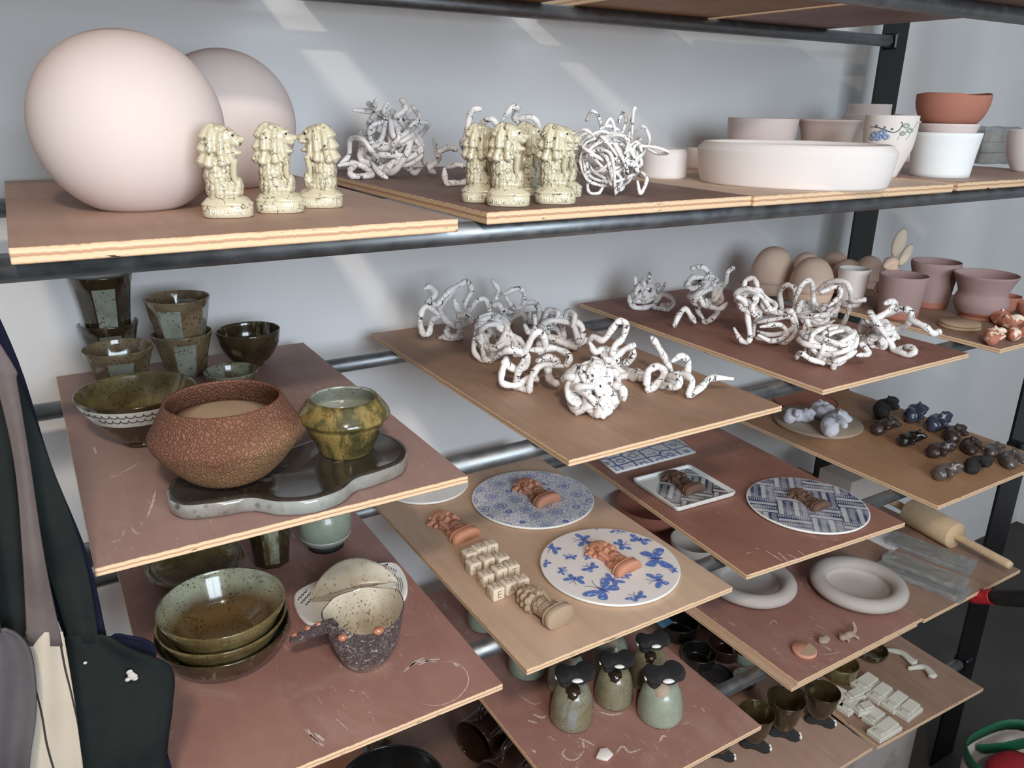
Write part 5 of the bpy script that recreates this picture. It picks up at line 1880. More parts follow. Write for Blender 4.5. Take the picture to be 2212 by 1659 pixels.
# ------------------------------------------------------------------ letter cubes
tops = [(525, 550), (645, 490), (785, 445), (575, 670), (740, 620), (920, 605), (730, 815), (890, 745), (1040, 700), (850, 975), (1000, 910), (1155, 865)]
LT = ['A', 'N', 'L', 'L', 'R', 'N', 'N', 'R', 'N', 'N', 'N', 'K']
LS = ['E', 'L', 'R', 'Y', 'E', 'E', 'L', 'I', 'T', 'E', 'A', 'L']
cube_me = None
rows = ['row by the bare half lion', 'second row', 'third row', 'row by the toppled fawn lion']
cols = ['board-edge', 'middle', 'plate-side']
lm = {}
for i, (x, y) in enumerate(tops):
    P = W(920 + x * 0.1778, 1090 + y * 0.1778, z3 + 0.022)
    a = 0.0205
    root = empty('letter_cube', (P.x, P.y, z3), 0.05 + 0.08 * math.sin(i * 2.1))
    if cube_me is None:
        o = from_bm('cube_body', rbox_bm(a, a, a, 0.0028, 3, (0, 0, a / 2)), M['beige_clay'], root, True)
        cube_me = o.data
    else:
        data_obj('cube_body', cube_me, M['beige_clay'], root)
    for ch, loc, rot in ((LT[i], (0, 0, a), (0, 0, -0.1)), (LS[i], (0, -a / 2, a / 2), (PI / 2, 0, 0)), (LT[(i + 5) % 12], (-a / 2, 0, a / 2), (PI / 2, 0, -PI / 2))):
        if ch not in lm:
            lm[ch] = text_mesh(ch, 0.0175, 0.0003)
        t = data_obj('stamped_letter', lm[ch], M['beige_dark'], root, loc)
        t.rotation_euler = rot
    tag(root, 'beige clay letter cube, %s one of the %s' % (cols[i % 3], rows[i // 3]), 'cube', 'stamped clay letter cubes')

# ------------------------------------------------------------------ ochre board: clay bat with pale figures, dark animal lumps
P = W(1767, 908, z3 + 0.007)
m = mpp(P)
R = 92 * m
o = mesh_obj('clay_bat', lathe([(0, 0), (R * 0.97, 0), (R, 0.003), (R, 0.0065), (R * 0.97, 0.009), (0, 0.009)], 72, wobble=0.01), M['taupe'], loc=(P.x, P.y, z3))
tag(o, 'flat round taupe clay bat carrying three pale figures', 'disc')
CRIT = [critter(s_, 1.0, l_, 4) for s_, l_ in ((1, 1.0), (2, 1.15), (3, 0.95), (4, 1.2))]


def put_critter(label, cx, fy, w, mat, rz, k, z=None, grp='small curled animal figures', zs=1.0):
    z = z3 if z is None else z
    P = W(cx, fy, z)
    m = mpp(P)
    s = w * m / 1.9
    P = P + hdir(P) * s * 0.55
    o = data_obj('animal_figure', CRIT[k], M[mat], loc=(P.x, P.y, z))
    o.scale = (s, s, s * zs)
    o.rotation_euler = (0, 0, rz)
    tag(o, label, 'figure', grp)


zd = z3 + 0.0095
put_critter('pale pastel sitting figure on the clay bat, apart from the other two', 1722, 919, 62, 'pastel', -0.4, 0, zd, 'pale pastel figures', 1.1)
put_critter('pale pastel figure lying at the back of the clay bat', 1770, 905, 60, 'pastel', 0.9, 1, zd, 'pale pastel figures', 1.0)
put_critter('largest pale pastel figure, curled at the front of the clay bat', 1797, 941, 84, 'pastel', 0.5, 3, zd, 'pale pastel figures', 1.0)
c2 = lambda x, y: (1660 + x * 0.2495, 840 + y * 0.2495)
for (x, y, w, mt, rz, k, zs, l) in ((985, 265, 72, 'charcoal', 0.5, 0, 1.1, 'matte charcoal animal figure at the wall end of the ochre board'), (1245, 300, 66, 'blue_lump', 0.4, 1, 1.1, 'shiny blue black animal figure with raised paws'),
                                     (1440, 375, 66, 'blue_lump', 0.3, 2, 1.1, 'blue figure with copper brown patches'), (985, 400, 66, 'brown_lump', 0.2, 3, 0.95, 'glossy dark brown curled figure beside the clay bat'),
                                     (1215, 510, 66, 'black_glaze', 0.1, 1, 0.9, 'wet-looking black brown curled figure'), (1590, 465, 66, 'brown_lump', 0.5, 0, 0.9, 'chocolate brown figure in the middle of the group'),
                                     (1735, 560, 62, 'brown_lump', 0.6, 3, 0.8, 'smooth chocolate loaf-like figure'), (1460, 605, 68, 'brown_lump', 0.1, 2, 0.9, 'red-brown curled figure with bent forelegs'),
                                     (1935, 590, 58, 'mottled_lump', 0.4, 1, 0.8, 'mottled silvery brown figure by the rack post'), (1785, 735, 72, 'charcoal', 0.2, 0, 0.9, 'charcoal curled figure between two mottled ones'),
                                     (2080, 682, 66, 'mottled_lump', 0.5, 3, 0.9, 'mottled silvery figure at the outer board edge'), (1515, 800, 68, 'mottled_lump', 0.1, 2, 1.0, 'mottled gold and silver curled figure at the front of the group')):
    cx, fy = c2(x, y)
    put_critter(l, cx, fy, w, mt, rz, k, None, 'small curled animal figures', zs)

simple_vessel('terracotta_dish', 'shallow terracotta dish at the wall end of the ochre board', 'dish', 1738, 884, 866, [(50, 0), (62, 0.5), (68, 1.0)], M['terracotta'], z3, 3)

# ------------------------------------------------------------------ cups on shoes
def shoe_mesh():
    parts = [ellipsoid((-0.55, 0, 0.24), (0.50, 0.46, 0.30)), ellipsoid((0.62, 0.05, 0.24), (0.58, 0.50, 0.30)), ellipsoid((0.0, 0.02, 0.24), (0.55, 0.30, 0.26)), ellipsoid((-0.45, 0, -0.1), (0.38, 0.34, 0.40)), ellipsoid((0.3, 0, 0.0), (0.6, 0.34, 0.28))]
    me = remesh(merge(*parts), 0.07, 2)
    for v in me.vertices:
        if v.co.z > 0.40:
            v.co.z = 0.40 + (v.co.z - 0.40) * 0.25
    return me


SHOE = shoe_mesh()


def shoe_cup_down(label, cx, fy, rb, ty, mat, rz, z=None):
    """cup upside down, a clay shoe sticking up from its base with the sole on top"""
    z = (Z4 + EPS) if z is None else z
    P, m = stand(cx, fy, rb, z)
    H = hz(P, ty) - z
    h = H * 0.72
    root = empty('shoe_cup', (P.x, P.y, z))
    R = rb * m
    pr = [(R * 0.90, 0.001), (R * 0.94, 0), (R * 0.985, h * 0.05), (R, h * 0.16), (R * 0.97, h * 0.40), (R * 0.86, h * 0.72), (R * 0.68, h * 0.94), (R * 0.45, h), (0, h), (0, h - 0.004), (R * 0.4, h - 0.004), (R * 0.6, h * 0.88), (R * 0.92, h * 0.3)]
    mesh_obj('cup_body', lathe(pr, 48), M[mat], root)
    v, f = ellipsoid((0, 0, 0), (R * 0.45, R * 0.45, R * 0.42))
    mesh_obj('ankle', (v, f), M['mug'] if mat != 'celadon' else M['taupe'], root, loc=tuple(-hdir(P) * R * 0.32 + Vector((0, 0, h * 0.86))))
    s = R * 0.92
    o = data_obj('shoe', SHOE, M['shoe'], root, (0, 0, H - 0.45 * s))
    o.scale = (s * 0.92, s * 1.45, s * 1.05)
    o.rotation_euler = (0, 0, rz - 0.75)
    for (x, y, a, b) in ((0.12, -0.33, 0.34, 0.09), (-0.98, -0.1, 0.07, 0.10)):
        v, f = ellipsoid((x, y, 0.16), (a, 0.10, b))
        mesh_obj('white_patch', (v, f), M['white_glaze'], o)
    tag(root, label, 'cup', 'cups with clay shoes')


shoe_cup_down('inverted mossy grey cup with blue run, black shoe sole up, nearest the chalk marks', 1233, 1586, 47, 1446, 'mossy', 0.30)
shoe_cup_down('inverted mossy green cup with black shoe, in the middle of the front trio', 1323, 1538, 42, 1418, 'mossy', 0.25)
shoe_cup_down('inverted pale celadon cup with black shoe', 1421, 1576, 49, 1446, 'celadon', 0.35)
shoe_cup_down('inverted olive cup with black shoe at the back of the visible group', 1398, 1500, 40, 1376, 'mossy', 0.35)
shoe_cup_down('inverted green cup half covered by the tan board, behind the mossy grey one', 1222, 1510, 42, 1392, 'celadon', 0.25)
shoe_cup_down('inverted green cup mostly covered by the tan board', 1316, 1466, 40, 1350, 'celadon', 0.3)
shoe_cup_down('inverted green cup at the pipe under the tan board corner', 1139, 1473, 42, 1370, 'celadon', 0.3)
shoe_cup_down('inverted green cup seen in the gap behind the pipe', 1046, 1370, 36, 1272, 'celadon', 0.3)
o = slab('clay_chip', [(1287, 1636), (1296, 1616), (1312, 1614), (1325, 1628), (1312, 1640)], Z4 + 0.006, 0.0056, M['bisque_white'], M['bisque_white'], 0.0015, n=1)
tag(o, 'broken white clay chip lying on the red board', 'chip')


def shoe_cup_up(label, cx, fy, r, ry, rz):
    z = Z5 + EPS
    P, m = stand(cx, fy, 20, z)
    H = hz(P, ry) - z
    root = empty('shoe_cup', (P.x, P.y, z))
    R = r * m
    s = R * 1.0
    o = data_obj('shoe', SHOE, M['shoe'], root)
    o.scale = (s * 0.8, s * 0.7, -s)
    o.location = (s * 0.15, 0, 0.40 * s)
    ro = Matrix.Rotation(rz, 3, 'Z')
    o.rotation_euler = (0, 0, rz)
    for (x, y, a, b) in ((1.12, -0.12, 0.10, 0.16), (1.05, 0.2, 0.12, 0.12)):
        v, f = ellipsoid((x, y, 0.1), (a, 0.12, b))
        mesh_obj('white_patch', (v, f), M['white_glaze'], o)
    b0 = H * 0.28
    pr = vessel_prof([(R * 0.40, 0.0), (R * 0.60, 0.12), (R * 0.78, 0.45), (R * 0.95, 0.85), (R, 1.0)], R * 0.06, 0, None, H - b0)
    mesh_obj('cup_body', lathe([(a, z_ + b0) for a, z_ in pr], 48), M['olive_dark'], root)
    tag(root, label, 'cup', 'cups standing on black shoes')


shoe_cup_up('glossy olive brown cup standing on one black shoe, middle of the three in the open', 1684, 1606, 40, 1508, -0.9)
shoe_cup_up('glossy olive brown cup on a black shoe, half covered by the red board corner', 1622, 1632, 38, 1538, -0.9)
shoe_cup_up('glossy olive brown cup on a black shoe, next to the cut clay slabs', 1762, 1578, 37, 1492, -0.9)
shoe_cup_up('cup on a black shoe with only the shoe showing past the red board', 1548, 1652, 36, 1566, -0.9)
# dark mugs in the shade underneath
for (cx, fy, ry, r, mt, l) in ((1462, 1392, 1340, 44, 'black_glaze', 'black mug in the shade with a blue paper slip'), (1505, 1452, 1408, 38, 'black_glaze', 'black mug in the shade with a paper tag inside'), (1562, 1434, 1388, 40, 'mug', 'brown mug in the shade under the ring bowls'),
                               (1530, 1360, 1322, 38, 'mug', 'brown mug furthest back in the shade'), (1606, 1440, 1404, 28, 'celadon', 'green mug in the shade beside the pipe'), (1606, 1490, 1460, 26, 'ash', 'pale speckled bowl behind the pipe'), (1808, 1478, 1430, 38, 'olive', 'olive bowl half covered by the boards above')):
    simple_vessel('shaded_mug', l, 'mug', cx, fy, ry, [(r * 0.75, 0), (r * 0.9, 0.3), (r, 1.0)], M[mt], Z5 + EPS, 3)
simple_vessel('flat_lid', 'flat dark grey lid in the shade by the pipe', 'lid', 1545, 1486, 1455, [(32, 0), (36, 0.4), (34, 1.0)], M['charcoal'], Z5 + EPS, 3)
simple_vessel('dark_bowl', 'small dark grey bowl behind the cut clay slabs', 'bowl', 1878, 1432, 1402, [(22, 0), (30, 0.5), (33, 1.0)], M['olive_dark'], Z5 + EPS, 2.5)
N = NB('blue_paper'); M['blue_paper'] = N.fin(srgb(96, 150, 184, 1.1), 0.8)
P = W(1432, 1343, Z5 + 0.075)
o = from_bm('paper_slip', rbox_bm(0.045, 0.035, 0.0006, 0.0001, 1), M['blue_paper'], loc=(P.x, P.y, Z5 + 0.078))
o.rotation_euler = (0.25, 0.1, 0.2)
tag(o, 'small blue paper slip lying on a black mug', 'paper')

# toppled dark mugs and the large dark bowl
def mug_lying(label, cx, fy, r, rz):
    z = Z5 + EPS
    P = W(cx, fy, z)
    m = mpp(P)
    P = P + hdir(P) * r * m
    R = r * m
    root = empty('brown_mug', (P.x, P.y, z + R))
    root.rotation_euler = (0, -PI / 2, rz)
    L = R * 2.2
    pr = vessel_prof([(R * 0.9, 0), (R, 0.1), (R * 0.97, 0.5), (R, 1.0)], R * 0.08, 0, None, L)
    mesh_obj('cup_body', lathe([(a, b - L / 2) for a, b in pr], 48), M['mug'], root)
    vf = tube(crom([(R * 0.95, 0, -L * 0.28), (R * 1.45, 0, -L * 0.25), (R * 1.65, 0, 0.02 * L), (R * 1.42, 0, L * 0.27), (R * 0.95, 0, L * 0.30)], 7), R * 0.13, 10)
    mesh_obj('handle', vf[:2], M['mug'], root)
    v, f = ellipsoid((R * 0.55, -R * 0.78, 0), (R * 0.22, R * 0.1, R * 0.22))
    mesh_obj('stamp', (v, f), M['mug'], root)
    tag(root, label, 'mug', 'toppled brown mugs')


mug_lying('glossy dark brown mug lying on its side, handle up, under the red board', 1060, 1652, 52, 0.35)
mug_lying('second dark brown mug lying on its side at the board front', 1105, 1738, 52, 0.35)
simple_vessel('large_dark_bowl', 'large dark glossy bowl on the orange-brown board', 'bowl', 850, 1830, 1700, [(60, 0), (96, 0.4), (114, 0.85), (118, 1.0)], M['black_glaze'], Z5 + EPS, 5, seg=64)
simple_vessel('speckled_cup', 'grey brushed cup mostly hidden under the chalky board', 'cup', 820, 1640, 1560, [(24, 0), (30, 0.5), (33, 1.0)], M['ash'], Z5 + EPS, 3)

# ------------------------------------------------------------------ red board: ring bowls and bits
zL = Z4 + TH + 2 * EPS


def ring_bowl(label, cx, fy, r, z, mat='grey_clay', th=0.026):
    P = W(cx, fy, z)
    m = mpp(P)
    P = P + hdir(P) * r * 0.86 * m
    R = r * m
    k = R * 0.17
    pr = [(0, 0), (R * 0.62, 0), (R * 0.80, th * 0.35)]
    for i in range(13):
        a = -0.9 + (PI + 1.5) * i / 12
        pr.append((R - k + k * math.cos(a), th - k * 0.1 + k * math.sin(a) * 0.85))
    pr += [(R * 0.62, th * 0.42), (R * 0.40, th * 0.30), (0, th * 0.28)]
    o = mesh_obj('ring_bowl', lathe(pr, 72, wobble=0.006, seed=cx), M[mat], loc=(P.x, P.y, z))
    tag(o, label, 'bowl', 'grey ring bowls')


ring_bowl('grey clay bowl with a fat rolled rim, fully visible on the red board', 1842, 1327, 104, zL)
ring_bowl('grey clay bowl with a fat rolled rim, partly under the scuffed board', 1612, 1320, 100, zL)
simple_vessel('grey_bowl', 'smooth grey bowl seen in the gap behind the pipe', 'bowl', 1500, 1216, 1166, [(30, 0), (50, 0.5), (56, 1.0)], M['grey_clay'], zL, 3)
simple_vessel('red_bowl', 'large red-brown bowl in the shade under the scuffed board', 'bowl', 1404, 1150, 1086, [(40, 0), (70, 0.5), (78, 1.0)], M['terracotta'], zL, 3)
P = W(1738, 1401, zL + 0.008)
m = mpp(P)
R = 26 * m
rt_ = empty('clay_button', (P.x, P.y, zL))
mesh_obj('disc_body', lathe([(0, 0), (R * 0.95, 0), (R, 0.002), (R, 0.006), (R * 0.95, 0.0075), (0, 0.0078)], 48), M['terra_light'], rt_)
half = [(R * 0.93 * math.cos(a), R * 0.93 * math.sin(a), 0.0081) for a in [PI + 0.35 + PI * i / 20 for i in range(21)]]
mesh_obj('darker_half', (half, [tuple(range(21))]), M['tan_clay'], rt_, smooth=False)
tag(rt_, 'peach clay disc with one darker half', 'disc')
me = remesh(merge(ellipsoid((0, 0, 0.3), (0.9, 0.6, 0.35)), ellipsoid((0.35, 0, 0.45), (0.4, 0.5, 0.28)), ellipsoid((-0.3, 0.1, 0.5), (0.3, 0.45, 0.2))), 0.07, 1)
P = W(1779, 1387, zL)
o = data_obj('clay_lump', me, M['taupe'], loc=(P.x, P.y, zL + 0.0006))
s_ = 18 * mpp(P)
o.scale = (s_, s_, s_)
tag(o, 'small carved taupe clay lump beside the peach disc', 'lump')
P = W(1832, 1378, zL)
u = mpp(P)
parts = [ellipsoid((0, 0, 8), (15, 9, 8)), ellipsoid((-19, -1, 8), (9, 8, 7)), tube(crom([(12, 0, 8), (22, 4, 12), (24, 10, 20), (20, 12, 27)], 5), [5, 5, 5, 5, 4.8, 4.6, 4.4, 4.2, 4, 3.8, 3.6, 3.4, 3.2, 3.0, 2.8, 2.6], 8)[:2]]
for (x, y) in ((-11, -10), (-11, 10), (12, -11), (14, 10)):
    parts.append(tube(crom([(x * 0.7, y * 0.5, 8), (x, y, 6), (x * 1.25, y * 1.3, 3.2)], 4), 3.2, 8)[:2])
me = remesh(merge(*parts), 1.3, 1)
o = data_obj('clay_lizard', me, M['taupe'], loc=(P.x, P.y, zL))
o.scale = (u, u, u)
o.rotation_euler = (0, 0, -0.1)
tag(o, 'small taupe clay lizard with raised tail', 'figure')

# ------------------------------------------------------------------ rolling pin, wrapped slabs
zM = Z4 + EPS
P1 = W(2066, 1158, zM + 0.034)
r_b = 0.0335
P2 = W(2184, 1222, zM + 0.034)
d = (P2 - P1)
d.z = 0
d.normalize()
rp_ = empty('rolling_pin', (P1.x, P1.y, zM + r_b))
N = NB('beech_wood')
co = N.coord(scale=(8, 60, 60))
g = N.noise(co, 1.5, 5)
M['beech'] = N.fin(N.mix(g, srgb(206, 182, 150, 1.3), srgb(184, 156, 122, 1.3)), 0.6, N.bump(g, 0.1, 0.001))
q = d.to_track_quat('Z', 'Y')
rp_.rotation_mode = 'QUATERNION'
rp_.rotation_quaternion = q
Lb = 0.135
mesh_obj('barrel', lathe([(0, -Lb), (r_b * 0.94, -Lb), (r_b, -Lb + 0.003), (r_b, -0.004), (r_b * 0.93, 0), (0.011, 0), (0, 0)], 48), M['beech'], rp_)
Lh = (P2 - P1).length
mesh_obj('handle', lathe([(0.0092, -0.001), (0.0098, Lh * 0.5), (0.0102, Lh * 0.94), (0.0080, Lh), (0, Lh)], 28), M['beech'], rp_)
mesh_obj('handle', lathe([(0, -Lb - 0.09), (0.008, -Lb - 0.09), (0.0102, -Lb - 0.08), (0.0095, -Lb + 0.001), (0, -Lb + 0.001)], 28), M['beech'], rp_)
tag(rp_, 'pale wooden rolling pin lying at the end of the brown board', 'rolling pin')

ang = None
for i, (cx, cy, hgt, w, l, mt, lab) in enumerate(((1990, 1254, 0.0, 0.064, 0.185, 'wet_slab', 'grey wrapped clay slab at the bottom, nearest the board edge'), (1996, 1236, 0.012, 0.052, 0.17, 'olive_slab', 'olive wrapped clay slab lying on the bottom one'), (2010, 1198, 0.0, 0.066, 0.185, 'wet_slab', 'grey wrapped clay slab beside the rolling pin'))):
    if i == 0:
        M['wet_slab'] = m_matte('wet_grey_clay', srgb(158, 158, 150, 1.3), srgb(142, 142, 136, 1.3), 0.5, grain=0.1)
        M['olive_slab'] = m_matte('wet_olive_clay', srgb(146, 138, 116, 1.3), srgb(130, 122, 102, 1.3), 0.5, grain=0.1)
        A_, B_ = W(1915, 1225, zM), W(2080, 1290, zM)
        ang = math.atan2((B_ - A_).y, (B_ - A_).x)
    P = W(cx, cy, zM + hgt)
    root = empty('wrapped_slab', (P.x, P.y, zM + hgt), ang)
    from_bm('clay_slab', rbox_bm(l * 0.86, w * 0.8, 0.009, 0.003, 2, (0, 0, 0.0055)), M[mt], root)
    from_bm('plastic_bag', wrinkled(l, w, 0.0115, 0.0022, 2.0 + i), M['film'], root)
    tag(root, lab, 'wrapped clay', 'clay slabs wrapped in clear plastic')
o = from_bm('white_card', rbox_bm(0.09, 0.10, 0.002, 0.0003, 1), M['white_metal'], loc=tuple(W(1915, 1133, zM + 0.035)))
o.location.z = zM + 0.0012
tag(o, 'sheet of white card lying under the scuffed board end', 'card')
P = W(1835, 1085, zM)
from_bm('card_box', rbox_bm(0.16, 0.10, 0.10, 0.002, 1), M['grey_clay'], loc=(P.x, P.y, zM + 0.05))
tag(bpy.data.objects['card_box'], 'pale grey box standing in the shade behind the rolling pin board', 'box')

# ------------------------------------------------------------------ cut clay slabs
z5 = Z5 + EPS
c4 = lambda x, y: (1740 + x * 0.14467, 1380 + y * 0.14467)
labs = ['furthest from the cups', 'nearest the cups on shoes', 'lying crosswise over two others', 'second in the back row', 'in the middle of the group', 'draped beside the crosswise one', 'short one in front of the middle',
        'at the open side of the board', 'longest one at the board front', 'wedged by the crosswise one']
for i, (x, y, w, l, rz, lift) in enumerate(((890, 650, 250, 480, 0.02, 0), (480, 860, 230, 420, 0.35, 0), (700, 880, 180, 380, -0.15, 0.008), (1110, 800, 230, 480, 0.05, 0), (1340, 930, 230, 500, 0.05, 0), (640, 990, 210, 380, 0.1, 0),
                                            (1020, 1160, 220, 380, 0.0, 0), (1530, 1050, 230, 460, 0.08, 0), (1170, 1340, 240, 590, 0.0, 0), (860, 1060, 180, 360, -0.25, 0.006))):
    P = W(*c4(x, y + 60), z5)
    m = mpp(P) * 0.14467
    root = empty('cut_slab', (P.x, P.y, z5 + lift), rz - 0.02)
    L_, w_ = l * m * 0.88, w * m * 1.0
    from_bm('slab', rbox_bm(L_, w_, 0.012, 0.0016, 1, (0, 0, 0.006)), M['stone_clay'], root)
    # raised cut flap with an undercut notch
    bm = rbox_bm(L_ * 0.56, w_ * 0.74, 0.0045, 0.0007, 1, (L_ * 0.14, w_ * 0.04, 0.0160), Matrix.Rotation(-0.13, 3, 'Y'))
    from_bm('cut_flap', bm, M['stone_clay'], root)
    bm = rbox_bm(L_ * 0.20, w_ * 0.5, 0.004, 0.001, 1, (-L_ * 0.28, -w_ * 0.05, 0.0135), Matrix.Rotation(0.12, 3, 'Y'))
    from_bm('cut_flap', bm, M['stone_clay'], root)
    tag(root, 'notched pale clay slab, ' + labs[i], 'clay slab', 'notched pale clay slabs')
for (pts, l) in (([(1220, 150), (1320, 185), (1450, 240), (1560, 330), (1630, 370)], 'curved pale clay strap lying apart, nearer the wall'), ([(1540, 430), (1680, 425), (1790, 450), (1870, 530), (1900, 570)], 'curved pale clay strap with a thick heel end')):
    Q = [W(*c4(*p), z5 + 0.006) for p in pts]
    c = sum(Q, Vector()) / len(Q)
    c.z = z5
    zs = [0.003, 0.007, 0.011, 0.010, 0.008]
    q = [Vector((a.x - c.x, a.y - c.y, b_)) for a, b_ in zip(Q, zs)]
    vf = tube(crom(q, 5), [0.005 + 0.0003 * i for i in range(21)], 12)
    v = [(p.x, p.y, max(0.0, min(p.z, 0.014))) for p in vf[0]]
    o = mesh_obj('clay_strap', (v, vf[1]), M['stone_clay'], loc=c)
    tag(o, l, 'clay strap')
P = W(*c4(310, 700), z5)
o = from_bm('clay_offcut', rbox_bm(0.014, 0.012, 0.008, 0.002, 2, (0, 0, 0.004)), M['stone_clay'], loc=(P.x, P.y, z5))
tag(o, 'tiny clay offcut between the cups and the slabs', 'offcut')

# ------------------------------------------------------------------ red-handled tool, shopping bag, covered tub
N = NB('red_rubber'); M['red'] = N.fin(srgb(196, 34, 52), 0.4)
N = NB('black_rubber'); M['rubber'] = N.fin(srgb(26, 26, 28), 0.5)
P = V(2100, 1288, 0.74)
Q = V(2300, 1296, 0.56)
tl = empty('gripped_tool', P)
d = (Q - P)
Lt = d.length
d.normalize()
tl.rotation_mode = 'QUATERNION'
tl.rotation_quaternion = d.to_track_quat('Z', 'Y')
pr = [(0, 0)]
for i in range(9):
    pr += [(0.0155 + 0.0014 * math.cos(i * PI), 0.003 + 0.006 * i)]
pr += [(0.0165, 0.052), (0, 0.0525)]
mesh_obj('red_grip', lathe(pr, 28), M['red'], tl)
mesh_obj('handle', lathe([(0, 0.0526), (0.0155, 0.053), (0.018, 0.075), (0.0185, 0.12), (0.016, Lt * 0.9), (0, Lt * 0.9)], 28), M['rubber'], tl)
mesh_obj('shank', lathe([(0, -0.12), (0.004, -0.12), (0.005, 0.001), (0, 0.001)], 16), M['pipe'], tl)
tag(tl, 'tool with ribbed red and black grip hooked by the rack post', 'tool')

# woven shopping bag on the floor
BX, BY = 1.655, 0.50
bag = empty('shopping_bag', (BX, BY, 0))
zr = hz(Vector((BX, BY + 0.15, 0)), 1574)


def bag_ring(z, sx, sy, n=48):
    out = []
    for k in range(n):
        a = 2 * PI * k / n
        ca, sa = math.cos(a), math.sin(a)
        q = (abs(ca) ** 3.5 + abs(sa) ** 3.5) ** (-1 / 3.5)
        out.append((sx * q * ca * (1 + 0.02 * math.sin(5 * a)), sy * q * sa * (1 + 0.03 * math.sin(4 * a + 1)), z + 0.006 * math.sin(3 * a)))
    return out


N = NB('bag_white'); co = N.coord()
M['bag_white'] = N.fin(N.mix(N.step(N.noise(co, 12, 3), 0.5, 0.7), srgb(170, 162, 158), srgb(140, 130, 128)), 0.5, N.bump(N.noise(co, 300, 2), 0.2, 0.001))
N = NB('bag_green'); M['bag_green'] = N.fin(srgb(16, 86, 58), 0.6)
N = NB('bag_yellow'); M['bag_yellow'] = N.fin(srgb(140, 112, 40), 0.6)
N = NB('bag_red'); M['bag_red'] = N.fin(srgb(140, 20, 32), 0.8)


def bag_band(name, rings, mat, a0=0, a1=48):
    v, f = [], []
    full = a1 - a0 >= 48
    n = 48 if full else a1 - a0 + 1
    for r in rings:
        v += [r[(a0 + k) % 48] for k in range(n)]
    for l in range(len(rings) - 1):
        for k in range(a1 - a0):
            k2 = (k + 1) % n
            f.append((l * n + k, l * n + k2, (l + 1) * n + k2, (l + 1) * n + k))
    o = mesh_obj(name, (v, f), M[mat], bag)
    md = o.modifiers.new('thick', 'SOLIDIFY')
    md.thickness = 0.002
    return o


sx_, sy_ = 0.125, 0.15
bag_band('bag_wall', [bag_ring(0.004, sx_ * 0.9, sy_ * 0.9), bag_ring(zr * 0.5, sx_ * 0.98, sy_), bag_ring(zr - 0.03, sx_, sy_)], 'bag_white')
bag_band('green_hem', [bag_ring(zr - 0.03, sx_ * 1.004, sy_ * 1.004), bag_ring(zr, sx_ * 1.0, sy_ * 1.0)], 'bag_green', 2, 22)
bag_band('green_hem', [bag_ring(zr - 0.03, sx_ * 1.004, sy_ * 1.004), bag_ring(zr, sx_ * 1.0, sy_ * 1.0)], 'bag_green', 26, 46)
bag_band('yellow_hem', [bag_ring(zr - 0.03, sx_ * 1.004, sy_ * 1.004), bag_ring(zr, sx_ * 1.0, sy_ * 1.0)], 'bag_yellow', 22, 26)
bag_band('yellow_hem', [bag_ring(zr - 0.03, sx_ * 1.004, sy_ * 1.004), bag_ring(zr, sx_ * 1.0, sy_ * 1.0)], 'bag_yellow', 46, 50)
v = [(p[0] * 0.9, p[1] * 0.9, 0.004) for p in bag_ring(0, sx_, sy_)]
mesh_obj('bag_bottom', (v, [tuple(range(48))]), M['bag_white'], bag, smooth=False)
for (pts, mt, w) in (([(0.122, -0.06, zr - 0.05), (0.09, 0.02, zr + 0.02), (0.05, 0.06, zr + 0.015), (0.02, 0.10, zr - 0.02), (0.0, 0.14, zr - 0.05)], 'bag_green', 0.018),):
    vf = tube(crom(pts, 7), w, 8, flat=0.12)
    mesh_obj('bag_handle', vf[:2], M[mt], bag)
tag(bag, 'woven white shopping bag with green and yellow hem on the floor', 'bag')
me = remesh(merge(*[ellipsoid((0.035 * math.cos(i * 1.7), 0.05 * math.sin(i * 2.3), 0.02 * math.sin(i * 1.1)), (0.045, 0.05, 0.03)) for i in range(8)]), 0.012, 0)
o = data_obj('red_cloth', me, M['bag_red'], loc=(BX, BY + 0.02, zr - 0.05))
tag(o, 'crumpled red cloth stuffed into the shopping bag', 'cloth')
# pale cloth-covered crate under the lowest board
P = V(1960, 1655, 0.80)
o = from_bm('storage_crate', rbox_bm(0.62, 0.40, PZ[5] - RP - 0.012, 0.012, 2), M['bag_white'], loc=(1.36, 0.985, (PZ[5] - RP - 0.012) / 2))
tag(o, 'pale crate standing on the floor under the lowest boards', 'crate')

# ------------------------------------------------------------------ aprons hanging on the front upright
def cloth_mat(name, col, col2, weave=True):
    N = NB(name)
    co = N.coord()
    c = N.mix(N.step(N.noise(co, 14, 4), 0.45, 0.7), col, col2)
    return N.fin(c, 0.92, N.bump(N.noise(co, 420, 2), 0.35, 0.001), spec=0.15)


M['c_black'] = cloth_mat('black_twill', srgb(34, 38, 37, 1.0), srgb(26, 29, 29, 1.0))
M['c_navy'] = cloth_mat('navy_twill', srgb(24, 26, 44, 1.0), srgb(18, 20, 34, 1.0))
M['c_grey'] = cloth_mat('grey_twill', srgb(84, 80, 82, 1.1), srgb(72, 68, 70, 1.1))
M['c_taupe'] = cloth_mat('taupe_twill', srgb(98, 88, 86, 1.15), srgb(84, 74, 72, 1.15))
N = NB('beige_pinstripe')
co = N.coord()
sx = sep(N, co)[0]
st = N.math('LESS_THAN', N.math('FRACT', N.math('MULTIPLY', N.math('ADD', sx, N.math('MULTIPLY', N.noise(co, 6, 2), 0.02)), 44.0)), 0.07)
M['c_beige'] = N.fin(N.mix(st, N.mix(N.noise(co, 20, 3), srgb(176, 164, 148, 1.25), srgb(160, 148, 134, 1.25)), srgb(60, 54, 52)), 0.9, N.bump(N.noise(co, 420, 2), 0.3, 0.001), spec=0.15)


